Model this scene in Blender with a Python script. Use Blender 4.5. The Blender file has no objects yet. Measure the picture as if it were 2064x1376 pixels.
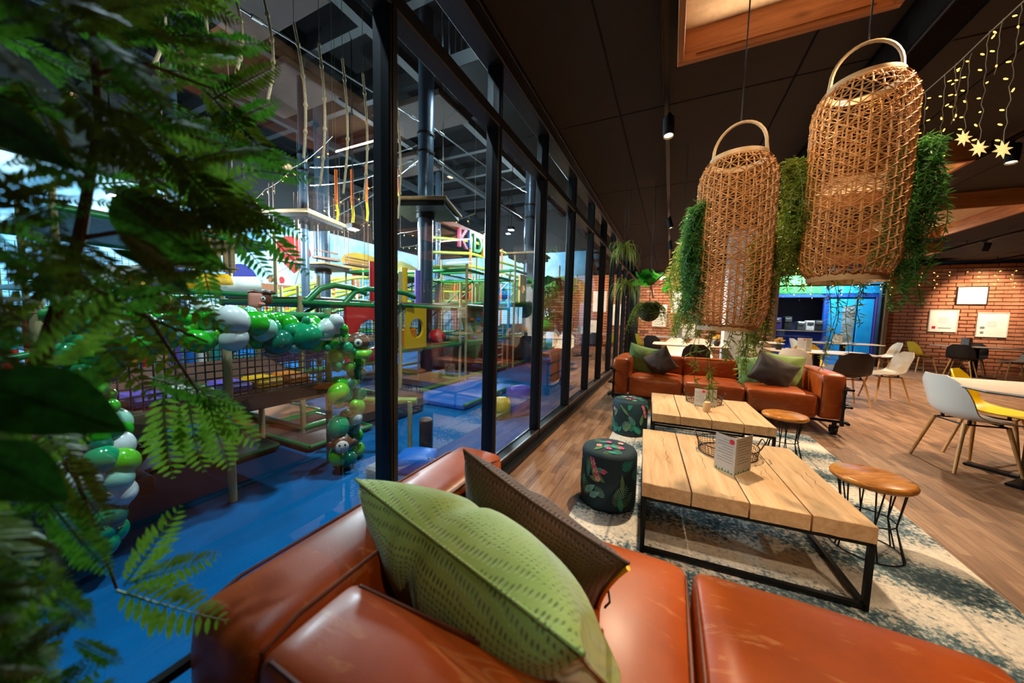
import bpy, bmesh, math, random
from mathutils import Vector as V, Matrix as M
SC = bpy.context.scene
COL = SC.collection
rnd = random.Random(11)
PI = math.pi

# ------------------------------------------------------------------ camera
CR = M(((0.9018, -0.0551, 0.4286), (0.4315, 0.0580, -0.9002), (0.0247, 0.9968, 0.0761)))
cx_ = CR.col[0].normalized(); cz_ = CR.col[2]; cz_ = (cz_ - cx_ * cz_.dot(cx_)).normalized(); cy_ = cz_.cross(cx_)
CR = M((cx_, cy_, cz_)).transposed()
CAM = V((0, 0, 1.2))
FPX = 668.0
cd = bpy.data.cameras.new('camera')
cd.sensor_width = 36.0
cd.lens = FPX / 2064 * 36
cd.clip_start = 0.02
cd.clip_end = 100
cd.dof.use_dof = True
cd.dof.focus_distance = 2.4
cd.dof.aperture_fstop = 2.0
co = bpy.data.objects.new('camera', cd)
COL.objects.link(co)
co.matrix_world = M.Translation(CAM) @ CR.to_4x4()
SC.camera = co

def at(x, y, d):
    'world point seen at photo pixel x, y at depth d metres along the view axis'
    return CAM + CR @ V(((x - 1032) / FPX * d, (688 - y) / FPX * d, -d))
def ray(x, y):
    return CR @ V(((x - 1032) / FPX, (688 - y) / FPX, -1))
def atx(x, y, X):
    r = ray(x, y); return CAM + r * (X / r.x)
def atz(x, y, z):
    r = ray(x, y); return CAM + r * ((z - CAM.z) / r.z)

# ------------------------------------------------------------------ world, exposure
w = bpy.data.worlds.new('world'); SC.world = w; w.use_nodes = True
w.node_tree.nodes['Background'].inputs[0].default_value = (0.5, 0.62, 0.8, 1)
w.node_tree.nodes['Background'].inputs[1].default_value = 0.02
SC.view_settings.view_transform = 'Standard'
SC.view_settings.look = 'None'
SC.view_settings.exposure = 0.0
SC.view_settings.gamma = 1.0
SC.view_settings.use_curve_mapping = False
SC.cycles.max_bounces = 6
SC.cycles.diffuse_bounces = 3
SC.cycles.glossy_bounces = 3
SC.cycles.transmission_bounces = 3
SC.cycles.use_adaptive_sampling = True
SC.cycles.adaptive_threshold = 0.02
SC.cycles.transparent_max_bounces = 24
SC.cycles.sample_clamp_indirect = 6.0
SC.cycles.caustics_reflective = False
SC.cycles.caustics_refractive = False
SC.cycles.use_denoising = True

WARM = (1.0, 0.76, 0.50)
COOL = (0.74, 0.92, 1.0)
def light(kind, loc, energy, color, target=None, size=0.1, angle=60, blend=0.6, parent=None, name='lamp_light'):
    l = bpy.data.lights.new(name, kind)
    l.energy = energy; l.color = color
    if kind == 'SPOT':
        l.spot_size = math.radians(angle); l.spot_blend = blend; l.shadow_soft_size = size
    elif kind == 'POINT':
        l.shadow_soft_size = size
    elif kind == 'AREA':
        l.shape = 'RECTANGLE'
        l.size, l.size_y = size if isinstance(size, tuple) else (size, size)
    o = bpy.data.objects.new(name, l); COL.objects.link(o)
    o.location = loc
    if target is not None:
        o.rotation_euler = (V(target) - V(loc)).to_track_quat('-Z', 'Y').to_euler()
    return o
LK = 2.1   # cafe lamps
LP = 2.5   # play hall lamps
# cafe: track spots (their housings are built further down at the same places)
SPOTS = [  # x, y, z, target, power, cone
    (-0.10, 3.00, 2.72, (0.02, 2.45, 0.3), 130, 100),
    (-0.10, 5.90, 2.72, (0.55, 5.8, 0.4), 140, 115),
    (-0.10, 7.60, 2.72, (0.3, 8.2, 0.4), 170, 105),
    (-0.10, 10.9, 2.72, (0.2, 13.1, 1.3), 190, 100),
    (2.62, 4.60, 2.72, (2.3, 4.2, 0.2), 105, 95),
    (2.62, 6.30, 2.72, (2.1, 5.8, 0.2), 120, 95),
    (2.62, 8.60, 2.72, (2.6, 9.0, 0.2), 180, 110),
    (5.30, 7.00, 2.72, (4.9, 6.6, 0.0), 220, 110),
    (5.30, 9.60, 2.72, (5.0, 10.2, 0.0), 160, 100),
    (7.10, 11.6, 2.72, (7.3, 13.1, 1.75), 190, 72),
    (1.60, 0.85, 2.72, (0.28, 1.08, 0.4), 54, 48),
    (1.60, 0.10, 2.72, (0.85, 1.05, 0.3), 50, 46),
    (-0.10, 0.85, 2.72, (0.34, 2.1, 1.5), 32, 62),  # added lamp, unseen, brightens the front of the lower lantern
    (1.60, -0.35, 2.72, (-0.22, 0.72, 0.62), 30, 24),  # added fill lamp, unseen, for the pillow sides facing the viewer
    (1.02, 1.95, 2.60, (0.50, 2.05, 1.45), 28, 110),
]
for x, y, z, t, e, a in SPOTS:
    d = (V(t) - V((x, y, z))).normalized()
    light('SPOT', V((x, y, z)) + d * 0.085, e * LK, WARM, t, 0.04, a, 0.7)
# play hall: cool flood lamps under the roof, the last two added unseen as front fill
FLOODS = [(-5.3, 4.3, 2.75), (-7.2, 3.3, 3.0), (-4.6, 9.4, 3.9), (-9.0, 2.4, 3.2), (-8.2, 8.0, 4.2), (-3.2, 5.4, 5.2), (-6.0, 12.0, 4.5), (-1.60, 0.35, 3.6), (-1.45, 2.1, 4.4)]
FLOODE = [260, 320, 260, 320, 380, 200, 380, 100, 240]
for k, (p, e) in enumerate(zip(FLOODS, FLOODE)):
    if k not in (5, 7, 8): light('POINT', (p[0], p[1], p[2] - 0.13), e * LP * 1.1, COOL, size=0.09)
    else: light('SPOT', (p[0], p[1], p[2] - 0.07), e * LP, COOL, (p[0], p[1], 0), 0.07, 168, 0.25)

# ------------------------------------------------------------------ helpers
def tag(o, label=None, cat=None, group=None, kind=None):
    if label: o['label'] = label
    if cat: o['category'] = cat
    if group: o['group'] = group
    if kind: o['kind'] = kind
    return o
def empty(name, loc=(0, 0, 0), rz=0.0, parent=None):
    o = bpy.data.objects.new(name, None); COL.objects.link(o)
    o.empty_display_size = 0.05
    o.location = loc; o.rotation_euler = (0, 0, rz)
    if parent: o.parent = parent
    return o
def thing(name, label, cat, loc=(0, 0, 0), rz=0.0, group=None):
    return tag(empty(name, loc, rz), label, cat, group)
def copy_tree(o, parent=None):
    c = o.copy(); COL.objects.link(c); c.parent = parent
    for ch in list(o.children):
        copy_tree(ch, c)
    return c
class MB:
    def __init__(s): s.v = []; s.f = []
    def add(s, vs, fs):
        n = len(s.v); s.v += [tuple(p) for p in vs]; s.f += [tuple(i + n for i in q) for q in fs]; return s
    def box(s, c, size, rot=None):
        hx, hy, hz = size[0] / 2, size[1] / 2, size[2] / 2
        ps = [V((a * hx, b * hy, d * hz)) for a in (-1, 1) for b in (-1, 1) for d in (-1, 1)]
        if rot is not None: ps = [rot @ p for p in ps]
        c = V(c)
        return s.add([p + c for p in ps], [(0, 1, 3, 2), (4, 6, 7, 5), (0, 4, 5, 1), (2, 3, 7, 6), (0, 2, 6, 4), (1, 5, 7, 3)])
    def bb(s, c, size, b=0.004, rot=None):
        'box with bevelled edges'
        m = bmesh.new(); bmesh.ops.create_cube(m, size=1)
        for v in m.verts: v.co = V((v.co.x * size[0], v.co.y * size[1], v.co.z * size[2]))
        bmesh.ops.bevel(m, geom=m.edges[:], offset=b, segments=1, affect='EDGES', profile=0.5)
        m.verts.index_update()
        ps = [v.co.copy() for v in m.verts]
        if rot is not None: ps = [rot @ p for p in ps]
        c = V(c); s.add([p + c for p in ps], [[v.index for v in f.verts] for f in m.faces]); m.free(); return s
    def bar(s, a, b, w=0.02, h=None):
        a, b = V(a), V(b); d = b - a; h = h or w
        q = d.to_track_quat('Z', 'Y').to_matrix()
        return s.box((a + b) / 2, (w, h, d.length), q)
    def tube(s, pts, r, seg=8, cap=True, closed=False):
        pts = [V(p) for p in pts]; n = len(pts)
        rs = r if isinstance(r, (list, tuple)) else [r] * n
        up = None; vs = []; fs = []
        for i, p in enumerate(pts):
            if closed: t = pts[(i + 1) % n] - pts[i - 1]
            else: t = pts[min(i + 1, n - 1)] - pts[max(i - 1, 0)]
            if t.length < 1e-9: t = V((0, 0, 1))
            t.normalize()
            if up is None:
                up = V((0, 0, 1)) if abs(t.z) < 0.9 else V((1, 0, 0))
            sd = t.cross(up)
            if sd.length < 1e-6: sd = t.cross(V((0.3, 1, 0.2)))
            sd.normalize(); up = sd.cross(t).normalized()
            for k in range(seg):
                a = 2 * PI * k / seg
                vs.append(p + sd * (math.cos(a) * rs[i]) + up * (math.sin(a) * rs[i]))
        m = n if closed else n - 1
        for i in range(m):
            j = (i + 1) % n
            for k in range(seg):
                l = (k + 1) % seg
                fs.append((i * seg + k, i * seg + l, j * seg + l, j * seg + k))
        if cap and not closed:
            fs.append(tuple(range(seg - 1, -1, -1))); fs.append(tuple(range((n - 1) * seg, n * seg)))
        return s.add(vs, fs)
    def lathe(s, prof, seg=24, c=(0, 0, 0), rot=None, cap=True):
        vs = []; fs = []; c = V(c)
        for r, z in prof:
            for k in range(seg):
                a = 2 * PI * k / seg; p = V((r * math.cos(a), r * math.sin(a), z))
                vs.append((rot @ p if rot is not None else p) + c)
        for i in range(len(prof) - 1):
            for k in range(seg):
                l = (k + 1) % seg; fs.append((i * seg + k, i * seg + l, (i + 1) * seg + l, (i + 1) * seg + k))
        if cap:
            fs.append(tuple(range(seg - 1, -1, -1))); n = len(prof); fs.append(tuple(range((n - 1) * seg, n * seg)))
        return s.add(vs, fs)
    def ell(s, c, r, seg=12, rings=8, rot=None):
        vs = []; fs = []; c = V(c)
        r = (r, r, r) if not isinstance(r, (list, tuple, V)) else r
        for i in range(1, rings):
            th = PI * i / rings
            for k in range(seg):
                a = 2 * PI * k / seg
                p = V((r[0] * math.sin(th) * math.cos(a), r[1] * math.sin(th) * math.sin(a), r[2] * math.cos(th)))
                vs.append((rot @ p if rot is not None else p) + c)
        t = V((0, 0, r[2])); b = -t
        vs.append((rot @ t if rot is not None else t) + c); vs.append((rot @ b if rot is not None else b) + c)
        n = len(vs)
        for i in range(rings - 2):
            for k in range(seg):
                l = (k + 1) % seg; fs.append((i * seg + k, (i + 1) * seg + k, (i + 1) * seg + l, i * seg + l))
        for k in range(seg):
            l = (k + 1) % seg
            fs.append((n - 2, k, l)); fs.append((n - 1, (rings - 2) * seg + l, (rings - 2) * seg + k))
        return s.add(vs, fs)
    def rbox(s, c, size, r, n=5, crown=(0, 0, 0), rot=None, fn=None):
        'rounded, optionally crowned (puffed) box: six grids pushed onto a rounded shape'
        hx, hy, hz = size[0] / 2, size[1] / 2, size[2] / 2
        h = (hx, hy, hz); c = V(c)
        us = [math.sin((i / n - 0.5) * PI * 0.98) / math.sin(0.49 * PI) for i in range(n + 1)]
        idx = {}; vs = []; fs = []
        def vert(p):
            k = (round(p[0], 5), round(p[1], 5), round(p[2], 5))
            if k not in idx:
                q = V((p[0] * hx, p[1] * hy, p[2] * hz))
                inn = V([max(-h[i] + r, min(h[i] - r, q[i])) for i in range(3)])
                d = q - inn
                if d.length > 1e-9: q = inn + d.normalized() * r
                for i in range(3):
                    if crown[i]:
                        a, b = [j for j in range(3) if j != i]
                        q[i] += crown[i] * (q[i] / h[i]) * (1 - (q[a] / h[a]) ** 2) * (1 - (q[b] / h[b]) ** 2)
                if fn: q = fn(q)
                if rot is not None: q = rot @ q
                idx[k] = len(vs); vs.append(q + c)
            return idx[k]
        for ax in range(3):
            a, b = (ax + 1) % 3, (ax + 2) % 3
            for sg in (-1, 1):
                for i in range(n):
                    for j in range(n):
                        q = []
                        for (ii, jj) in ((i, j), (i + 1, j), (i + 1, j + 1), (i, j + 1)):
                            p = [0, 0, 0]; p[ax] = sg; p[a] = us[ii]; p[b] = us[jj]; q.append(vert(p))
                        fs.append(q if sg > 0 else q[::-1])
        return s.add(vs, fs)
    def grid(s, fn, nu, nv, flip=False):
        vs = [fn(i / nu, j / nv) for i in range(nu + 1) for j in range(nv + 1)]
        fs = []
        for i in range(nu):
            for j in range(nv):
                q = (i * (nv + 1) + j, (i + 1) * (nv + 1) + j, (i + 1) * (nv + 1) + j + 1, i * (nv + 1) + j + 1)
                fs.append(q[::-1] if flip else q)
        return s.add(vs, fs)
    def poly(s, pts, n, t):
        'prism: outline pts (3-D, planar) pushed along n by t'
        k = len(pts); n = V(n).normalized() * t
        a = [V(p) for p in pts]; b = [p + n for p in a]
        return s.add(a + b, [tuple(range(k - 1, -1, -1)), tuple(range(k, 2 * k))] + [(i, (i + 1) % k, k + (i + 1) % k, k + i) for i in range(k)])
    def mesh(s, name, mat=None, smooth=True, angle=40):
        me = bpy.data.meshes.new(name); me.from_pydata(s.v, [], s.f); me.update()
        if mat: me.materials.append(mat)
        if smooth:
            me.polygons.foreach_set('use_smooth', [True] * len(me.polygons))
            try: me.set_sharp_from_angle(angle=math.radians(angle))
            except Exception: pass
        return me
    def build(s, name, mat, parent=None, smooth=True, loc=None, angle=40, kind=None, label=None):
        o = bpy.data.objects.new(name, s.mesh(name, mat, smooth, angle)); COL.objects.link(o)
        if parent: o.parent = parent
        if loc is not None: o.location = loc
        if kind: o['kind'] = kind
        if label: o['label'] = label
        return o
def inst(name, me, parent=None, loc=(0, 0, 0), rot=(0, 0, 0), scale=(1, 1, 1)):
    o = bpy.data.objects.new(name, me); COL.objects.link(o)
    if parent: o.parent = parent
    o.location = loc; o.rotation_euler = rot; o.scale = scale
    return o

# ------------------------------------------------------------------ materials
def lin(c):
    return tuple(((x / 255) / 12.92 if x / 255 <= 0.04045 else ((x / 255 + 0.055) / 1.055) ** 2.4) for x in c) + (1.0,)
class NT:
    def __init__(s, name):
        s.m = bpy.data.materials.new(name); s.m.use_nodes = True
        s.t = s.m.node_tree; s.p = s.t.nodes['Principled BSDF']; s.out = s.t.nodes['Material Output']
    def n(s, typ, **kw):
        o = s.t.nodes.new(typ)
        for k, v in kw.items():
            if k.startswith('i_'):
                key = k[2:].replace('_', ' ')
                o.inputs[key].default_value = v
            else: setattr(o, k, v)
        return o
    def l(s, a, b): s.t.links.new(a, b)
    def ramp(s, fac, stops):
        r = s.n('ShaderNodeValToRGB'); e = r.color_ramp.elements
        while len(e) < len(stops): e.new(0.5)
        for el, (p, c) in zip(e, stops): el.position = p; el.color = c
        s.l(fac, r.inputs[0]); return r.outputs[0]
    def coord(s, scale=(1, 1, 1), out='Object', rot=(0, 0, 0)):
        c = s.n('ShaderNodeTexCoord'); m = s.n('ShaderNodeMapping')
        m.inputs['Scale'].default_value = scale; m.inputs['Rotation'].default_value = rot
        s.l(c.outputs[out], m.inputs[0]); return m.outputs[0]
    def noise(s, vec, scale, detail=4, rough=0.6, dist=0.0):
        o = s.n('ShaderNodeTexNoise'); o.inputs['Scale'].default_value = scale; o.inputs['Detail'].default_value = detail
        o.inputs['Roughness'].default_value = rough; o.inputs['Distortion'].default_value = dist
        s.l(vec, o.inputs['Vector']); return o.outputs['Fac']
    def mix(s, fac, a, b, blend='MIX'):
        o = s.n('ShaderNodeMix', data_type='RGBA', blend_type=blend)
        for sock, val in ((o.inputs[0], fac), (o.inputs[6], a), (o.inputs[7], b)):
            if hasattr(val, 'links'): s.l(val, sock)
            else: sock.default_value = val
        return o.outputs[2]
    def bump(s, h, strength=0.3, dist=0.01):
        b = s.n('ShaderNodeBump'); b.inputs['Strength'].default_value = strength; b.inputs['Distance'].default_value = dist
        s.l(h, b.inputs['Height']); s.l(b.outputs[0], s.p.inputs['Normal']); return b
def pm(name, c1, c2=None, scale=8.0, rough=0.5, metal=0.0, bump=0.0, bscale=60.0, coat=0.0, sheen=0.0, emit=0.0, ecol=None, alpha=1.0, rand=0.0, stretch=(1, 1, 1), sub=0.0, spec=None, wcoord='Object'):
    t = NT(name); p = t.p
    c1 = lin(c1)
    p.inputs['Roughness'].default_value = rough; p.inputs['Metallic'].default_value = metal
    p.inputs['Coat Weight'].default_value = coat; p.inputs['Sheen Weight'].default_value = sheen
    if spec is not None: p.inputs['Specular IOR Level'].default_value = spec
    if sub: p.inputs['Subsurface Weight'].default_value = sub; p.inputs['Subsurface Radius'].default_value = (0.01, 0.01, 0.005)
    vec = t.coord(stretch, wcoord)
    col = None
    if c2 is not None:
        f = t.noise(vec, scale, 5, 0.62)
        col = t.ramp(f, [(0.32, c1), (0.68, lin(c2))])
    if rand:
        oi = t.n('ShaderNodeObjectInfo')
        h = t.n('ShaderNodeHueSaturation')
        mr = t.n('ShaderNodeMapRange'); mr.inputs[3].default_value = 1 - rand; mr.inputs[4].default_value = 1 + rand
        t.l(oi.outputs['Random'], mr.inputs[0]); t.l(mr.outputs[0], h.inputs['Value'])
        if col is not None: t.l(col, h.inputs['Color'])
        else: h.inputs['Color'].default_value = c1
        col = h.outputs[0]
    if col is not None: t.l(col, p.inputs['Base Color'])
    else: p.inputs['Base Color'].default_value = c1
    if bump:
        t.bump(t.noise(vec, bscale, 3, 0.6), bump, 0.004)
    if emit:
        p.inputs['Emission Color'].default_value = lin(ecol) if ecol else c1
        p.inputs['Emission Strength'].default_value = emit
    return t.m
def leaf_mat(name, c1, c2, rough=0.45, trans=0.48, scale=9):
    t = NT(name)
    f = t.noise(t.coord(), scale, 3)
    oi = t.n('ShaderNodeObjectInfo')
    col = t.ramp(f, [(0.35, lin(c1)), (0.65, lin(c2))])
    t.l(col, t.p.inputs['Base Color']); t.p.inputs['Roughness'].default_value = rough
    tr = t.n('ShaderNodeBsdfTranslucent'); t.l(col, tr.inputs[0])
    mx = t.n('ShaderNodeMixShader'); mx.inputs[0].default_value = trans
    t.l(t.p.outputs[0], mx.inputs[1]); t.l(tr.outputs[0], mx.inputs[2]); t.l(mx.outputs[0], t.out.inputs[0])
    return t.m
def glass_mat(name, tint=(0.93, 0.97, 0.98), refl=1.0):
    'clear pane: see-through, mirrors more at a glancing angle'
    t = NT(name); t.t.nodes.remove(t.p)
    fr = t.n('ShaderNodeFresnel'); fr.inputs[0].default_value = 1.52
    mu = t.n('ShaderNodeMath', operation='MULTIPLY', use_clamp=True); mu.inputs[1].default_value = refl
    t.l(fr.outputs[0], mu.inputs[0])
    tr = t.n('ShaderNodeBsdfTransparent'); tr.inputs[0].default_value = tint + (1,)
    gl = t.n('ShaderNodeBsdfGlossy'); gl.inputs['Roughness'].default_value = 0.0
    mx = t.n('ShaderNodeMixShader'); t.l(mu.outputs[0], mx.inputs[0]); t.l(tr.outputs[0], mx.inputs[1]); t.l(gl.outputs[0], mx.inputs[2])
    t.l(mx.outputs[0], t.out.inputs[0]); return t.m
def wood_mat(name, c1, c2, grain=(3, 40, 40), scale=1.6, rough=0.5, bump=0.12, rand=0.0, knots=None):
    t = NT(name); vec = t.coord(grain)
    f = t.noise(vec, scale, 6, 0.65, 0.6)
    col = t.ramp(f, [(0.3, lin(c1)), (0.7, lin(c2))])
    if knots:
        v2 = t.coord((1, 2.5, 2.5) if grain[0] < grain[1] else (2.5, 1, 2.5))
        k = t.n('ShaderNodeTexVoronoi'); k.inputs['Scale'].default_value = 2.3; t.l(v2, k.inputs['Vector'])
        r = t.ramp(k.outputs['Distance'], [(0.0, (0, 0, 0, 1)), (0.13, (1, 1, 1, 1))])
        col = t.mix(r, lin(knots), col)
    if rand:
        oi = t.n('ShaderNodeObjectInfo'); h = t.n('ShaderNodeHueSaturation'); mr = t.n('ShaderNodeMapRange')
        mr.inputs[3].default_value = 1 - rand; mr.inputs[4].default_value = 1 + rand
        t.l(oi.outputs['Random'], mr.inputs[0]); t.l(mr.outputs[0], h.inputs['Value']); t.l(col, h.inputs['Color']); col = h.outputs[0]
    t.l(col, t.p.inputs['Base Color']); t.p.inputs['Roughness'].default_value = rough
    if bump: t.bump(f, bump, 0.004)
    return t.m
BLACK = pm('black_metal', (26, 26, 28), rough=0.42, metal=0.6)
BLACKM = pm('black_matt', (16, 15, 15), rough=0.7)
STEEL = pm('grey_steel', (92, 104, 112), (70, 80, 88), 3, 0.38, 0.7)
ALU = pm('brushed_metal', (150, 150, 150), rough=0.35, metal=0.9)
WHITE = pm('white_plastic', (235, 230, 222), rough=0.35)
PAPER = pm('white_paper', (240, 238, 232), rough=0.7)
GLASS = glass_mat('clear_glass')
PANE = glass_mat('pane_glass', (0.84, 0.9, 0.92), 2.8)
# ================================================================== the setting
GX = -1.146          # plane of the glass partition
CZ = 2.95            # cafe ceiling
WY = 13.2            # brick wall
# ---- cafe floor of wooden planks
t = NT('plank_wood')
vec = t.coord((1, 1, 1))
oi = t.n('ShaderNodeObjectInfo')
g = t.n('ShaderNodeMapping'); g.inputs['Scale'].default_value = (34, 3.2, 10); tc = t.n('ShaderNodeTexCoord'); t.l(tc.outputs['Object'], g.inputs[0])
ad = t.n('ShaderNodeVectorMath', operation='ADD'); t.l(g.outputs[0], ad.inputs[0]); sc_ = t.n('ShaderNodeVectorMath', operation='SCALE'); cmb = t.n('ShaderNodeCombineXYZ')
t.l(oi.outputs['Random'], cmb.inputs[0]); t.l(oi.outputs['Random'], cmb.inputs[1]); t.l(cmb.outputs[0], sc_.inputs[0]); sc_.inputs['Scale'].default_value = 90; t.l(sc_.outputs[0], ad.inputs[1])
gr = t.noise(ad.outputs[0], 1.1, 6, 0.65, 0.5)
st = t.n('ShaderNodeTexBrick'); st.inputs['Scale'].default_value = 1.0; st.inputs['Mortar Size'].default_value = 0.0012
st.inputs['Brick Width'].default_value = 0.34; st.inputs['Row Height'].default_value = 0.052
st.inputs['Color1'].default_value = (0.2, 0.2, 0.2, 1); st.inputs['Color2'].default_value = (0.8, 0.8, 0.8, 1); st.inputs['Mortar'].default_value = (0.35, 0.35, 0.35, 1)
mp = t.n('ShaderNodeMapping'); mp.inputs['Rotation'].default_value = (0, 0, PI / 2); ge = t.n('ShaderNodeNewGeometry'); t.l(ge.outputs['Position'], mp.inputs[0]); t.l(mp.outputs[0], st.inputs['Vector'])
f = t.mix(0.4, gr, st.outputs['Color'])
col = t.ramp(f, [(0.25, lin((88, 62, 44))), (0.5, lin((144, 106, 78))), (0.75, lin((184, 146, 112)))])
h = t.n('ShaderNodeHueSaturation'); mr = t.n('ShaderNodeMapRange'); mr.inputs[3].default_value = 0.93; mr.inputs[4].default_value = 1.06
t.l(oi.outputs['Random'], mr.inputs[0]); t.l(mr.outputs[0], h.inputs['Value']); t.l(col, h.inputs['Color']); t.l(h.outputs[0], t.p.inputs['Base Color'])
t.p.inputs['Roughness'].default_value = 0.52; t.bump(f, 0.12, 0.003)
PLANK = t.m
fl = MB().box((4.6, 6.0, -0.06), (11.6, 15.6, 0.1)).build('floor', pm('floor_joint', (52, 36, 26), rough=0.8), smooth=False)
tag(fl, 'cafe floor of brown wooden planks', kind='structure')
pw, pl = 0.19, 1.22
cells = []
nx = int((10.3 + 1.08) / pw) + 1
for i in range(nx):
    x = GX + 0.10 + (i + 0.5) * pw
    off = ((i * 0.37) % 1.0) * pl
    y = -1.6 + off - pl
    while y < WY - 0.02:
        y0, y1 = max(y, -1.6), min(y + pl, WY - 0.02)
        if y1 - y0 > 0.08:
            ym = (y0 + y1) / 2
            cc = CR.transposed() @ (V((x, ym, 0)) - CAM)
            u = 1032 + FPX * cc.x / -cc.z if cc.z < -0.2 else -9999
            vv = 688 - FPX * cc.y / -cc.z if cc.z < -0.2 else -9999
            vis = -80 < u < 2150 and 600 < vv < 1500 and not (0.2 < ym < 1.1 and x < 1.5) and not (-0.45 < x < 1.35 and 1.1 < ym < 4.4)
            cells.append((0 if vis else 1, V((x, ym, 0)).length, x, y0, y1))
        y += pl
cells.sort()
pme = MB().bb((0, 0, -0.006), (pw - 0.0016, pl - 0.0016, 0.012), 0.001).mesh('plank', PLANK, False)
rest = MB()
for k, (hid, d, x, y0, y1) in enumerate(cells):
    if k < 300 and not hid:
        inst('plank', pme, fl, (x, (y0 + y1) / 2, 0), (0, 0, 0), (1, (y1 - y0) / pl, 1))
    else:
        rest.box((x, (y0 + y1) / 2, -0.006), (pw - 0.0035, y1 - y0 - 0.0035, 0.012))
rest.build('distant_planks', PLANK, fl, smooth=False, kind='stuff')
# ---- play hall carpet
t = NT('blue_carpet'); vec = t.coord()
a = t.noise(vec, 1.2, 4, 0.6); b = t.noise(vec, 260, 2, 0.7)
col = t.ramp(t.mix(0.35, a, b), [(0.3, lin((0, 76, 126))), (0.7, lin((2, 96, 154)))])
t.l(col, t.p.inputs['Base Color']); t.p.inputs['Roughness'].default_value = 0.95; t.p.inputs['Specular IOR Level'].default_value = 0.1; t.bump(b, 0.5, 0.004)
CARPET = t.m
tag(MB().box((-6.6, 5.5, -0.055), (10.9, 19.2, 0.1)).build('floor_carpet', CARPET, smooth=False), 'bright blue carpet covering the play hall floor', kind='structure')
# ---- ceiling of dark panels
DARKC = pm('dark_ceiling', (50, 40, 32), (44, 35, 28), 2, 0.85)
ce = MB().box((4.6, 6.0, CZ + 0.06), (11.6, 15.6, 0.08)).build('ceiling', BLACKM, smooth=False)
tag(ce, 'dark brown panelled cafe ceiling', kind='structure')
pme = MB().bb((0, 0, 0.01), (1.19 - 0.012, 1.77 - 0.012, 0.02), 0.004).mesh('ceiling_panel', DARKC, False)
for i in range(10):
    for j in range(9):
        sx = 0.5 if i == 0 else 1.0
        inst('ceiling_panel', pme, ce, (-0.49 + (-0.3 if i == 0 else -0.595 + 1.19 * i), -1.325 + 1.77 * j, CZ), (0, 0, 0), (sx, 1, 1))
# ---- play hall shell
t = NT('sky_mural'); vec = t.coord()
n1 = t.noise(vec, 0.55, 6, 0.6)
t.l(t.ramp(n1, [(0.4, lin((120, 190, 226))), (0.62, lin((214, 236, 244)))]), t.p.inputs['Base Color']); t.p.inputs['Roughness'].default_value = 0.8
MURAL = t.m
HALLD = pm('dark_hall_steel', (18, 25, 29), (11, 15, 18), 1.5, 0.7)
tag(MB().box((-12.05, 5.5, 2.1), (0.1, 19.2, 4.2)).build('wall_left', MURAL, smooth=False), 'play hall wall painted as a blue sky with clouds', kind='structure')
tag(MB().box((-12.05, 5.5, 5.3), (0.1, 19.2, 2.2)).build('wall_upper', HALLD, smooth=False), 'dark upper play hall wall above the sky mural', kind='structure')
tag(MB().box((-6.6, 15.05, 2.1), (10.9, 0.1, 4.2)).build('wall_far', MURAL, smooth=False), 'far play hall wall painted as a blue sky', kind='structure')
tag(MB().box((-6.6, 15.05, 5.3), (10.9, 0.1, 2.2)).build('wall_far_upper', HALLD, smooth=False), 'dark upper part of the far play hall wall', kind='structure')
hc = MB().box((-6.6, 5.5, 6.3), (10.9, 19.2, 0.1)).build('ceiling_hall', pm('hall_roof', (11, 14, 16), (7, 9, 11), 1, 0.95, spec=0.1), smooth=False)
tag(hc, 'dark corrugated roof of the play hall', kind='structure')
for k in range(13):
    MB().box((-6.6, -3 + 1.45 * k, 6.1), (10.8, 0.14, 0.3)).build('roof_beam', HALLD, hc, smooth=False)
for k in range(5):
    MB().box((-2.6 - 2.1 * k, 5.5, 5.86), (0.16, 19.0, 0.18)).build('roof_beam', HALLD, hc, smooth=False)
BROWNP = pm('brown_acoustic_panel', (48, 30, 22), (36, 24, 18), 3, 0.9)
for (x, y) in [(-5.6, 2.9), (-4.4, 1.4), (-5.4, 6.2), (-7.4, 4.4), (-7.6, 8.0)]:
    MB().bb((x, y, 5.68), (1.9, 1.1, 0.12), 0.02).build('acoustic_panel', BROWNP, hc)
DUCT = pm('duct_metal', (90, 100, 106), rough=0.4, metal=0.8)
dd = thing('air_duct', 'round grey ventilation duct under the play hall roof by the glass', 'duct', (-2.0, 0, 4.9))
MB().tube([(0, -1, 0), (0, 1.5, 0), (0, 2.7, 0)], 0.3, 20).build('duct_pipe', DUCT, dd)
for y in (0.3, 1.4, 2.5):
    MB().tube([(0, y - 0.02, 0), (0, y + 0.02, 0)], 0.315, 20).build('duct_collar', DUCT, dd)
    MB().tube([(0, y, 0.3), (0, y, 1.3)], 0.008, 5).build('hanger_rod', ALU, dd)
tag(MB().box((GX - 0.02, 6.0, 4.6), (0.12, 16, 3.2)).build('wall_above_partition', HALLD, smooth=False), 'dark wall above the glass partition', kind='structure')
# walls behind the camera and at the right close the cafe
CREAM = pm('warm_plaster', (120, 98, 80), (104, 86, 70), 2, 0.85)
tag(MB().box((4.6, -1.65, 1.475), (11.6, 0.1, 2.95)).build('wall_front', CREAM, smooth=False), 'plain warm wall behind the sofa', kind='structure')
tag(MB().box((10.4, 6.0, 1.475), (0.1, 15.6, 2.95)).build('wall_right', CREAM, smooth=False), 'plain warm cafe wall on the right', kind='structure')
tag(MB().box((-6.6, -4.1, 3.1), (10.9, 0.1, 6.4)).build('wall_hall_front', HALLD, smooth=False), 'dark end wall of the play hall', kind='structure')
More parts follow.
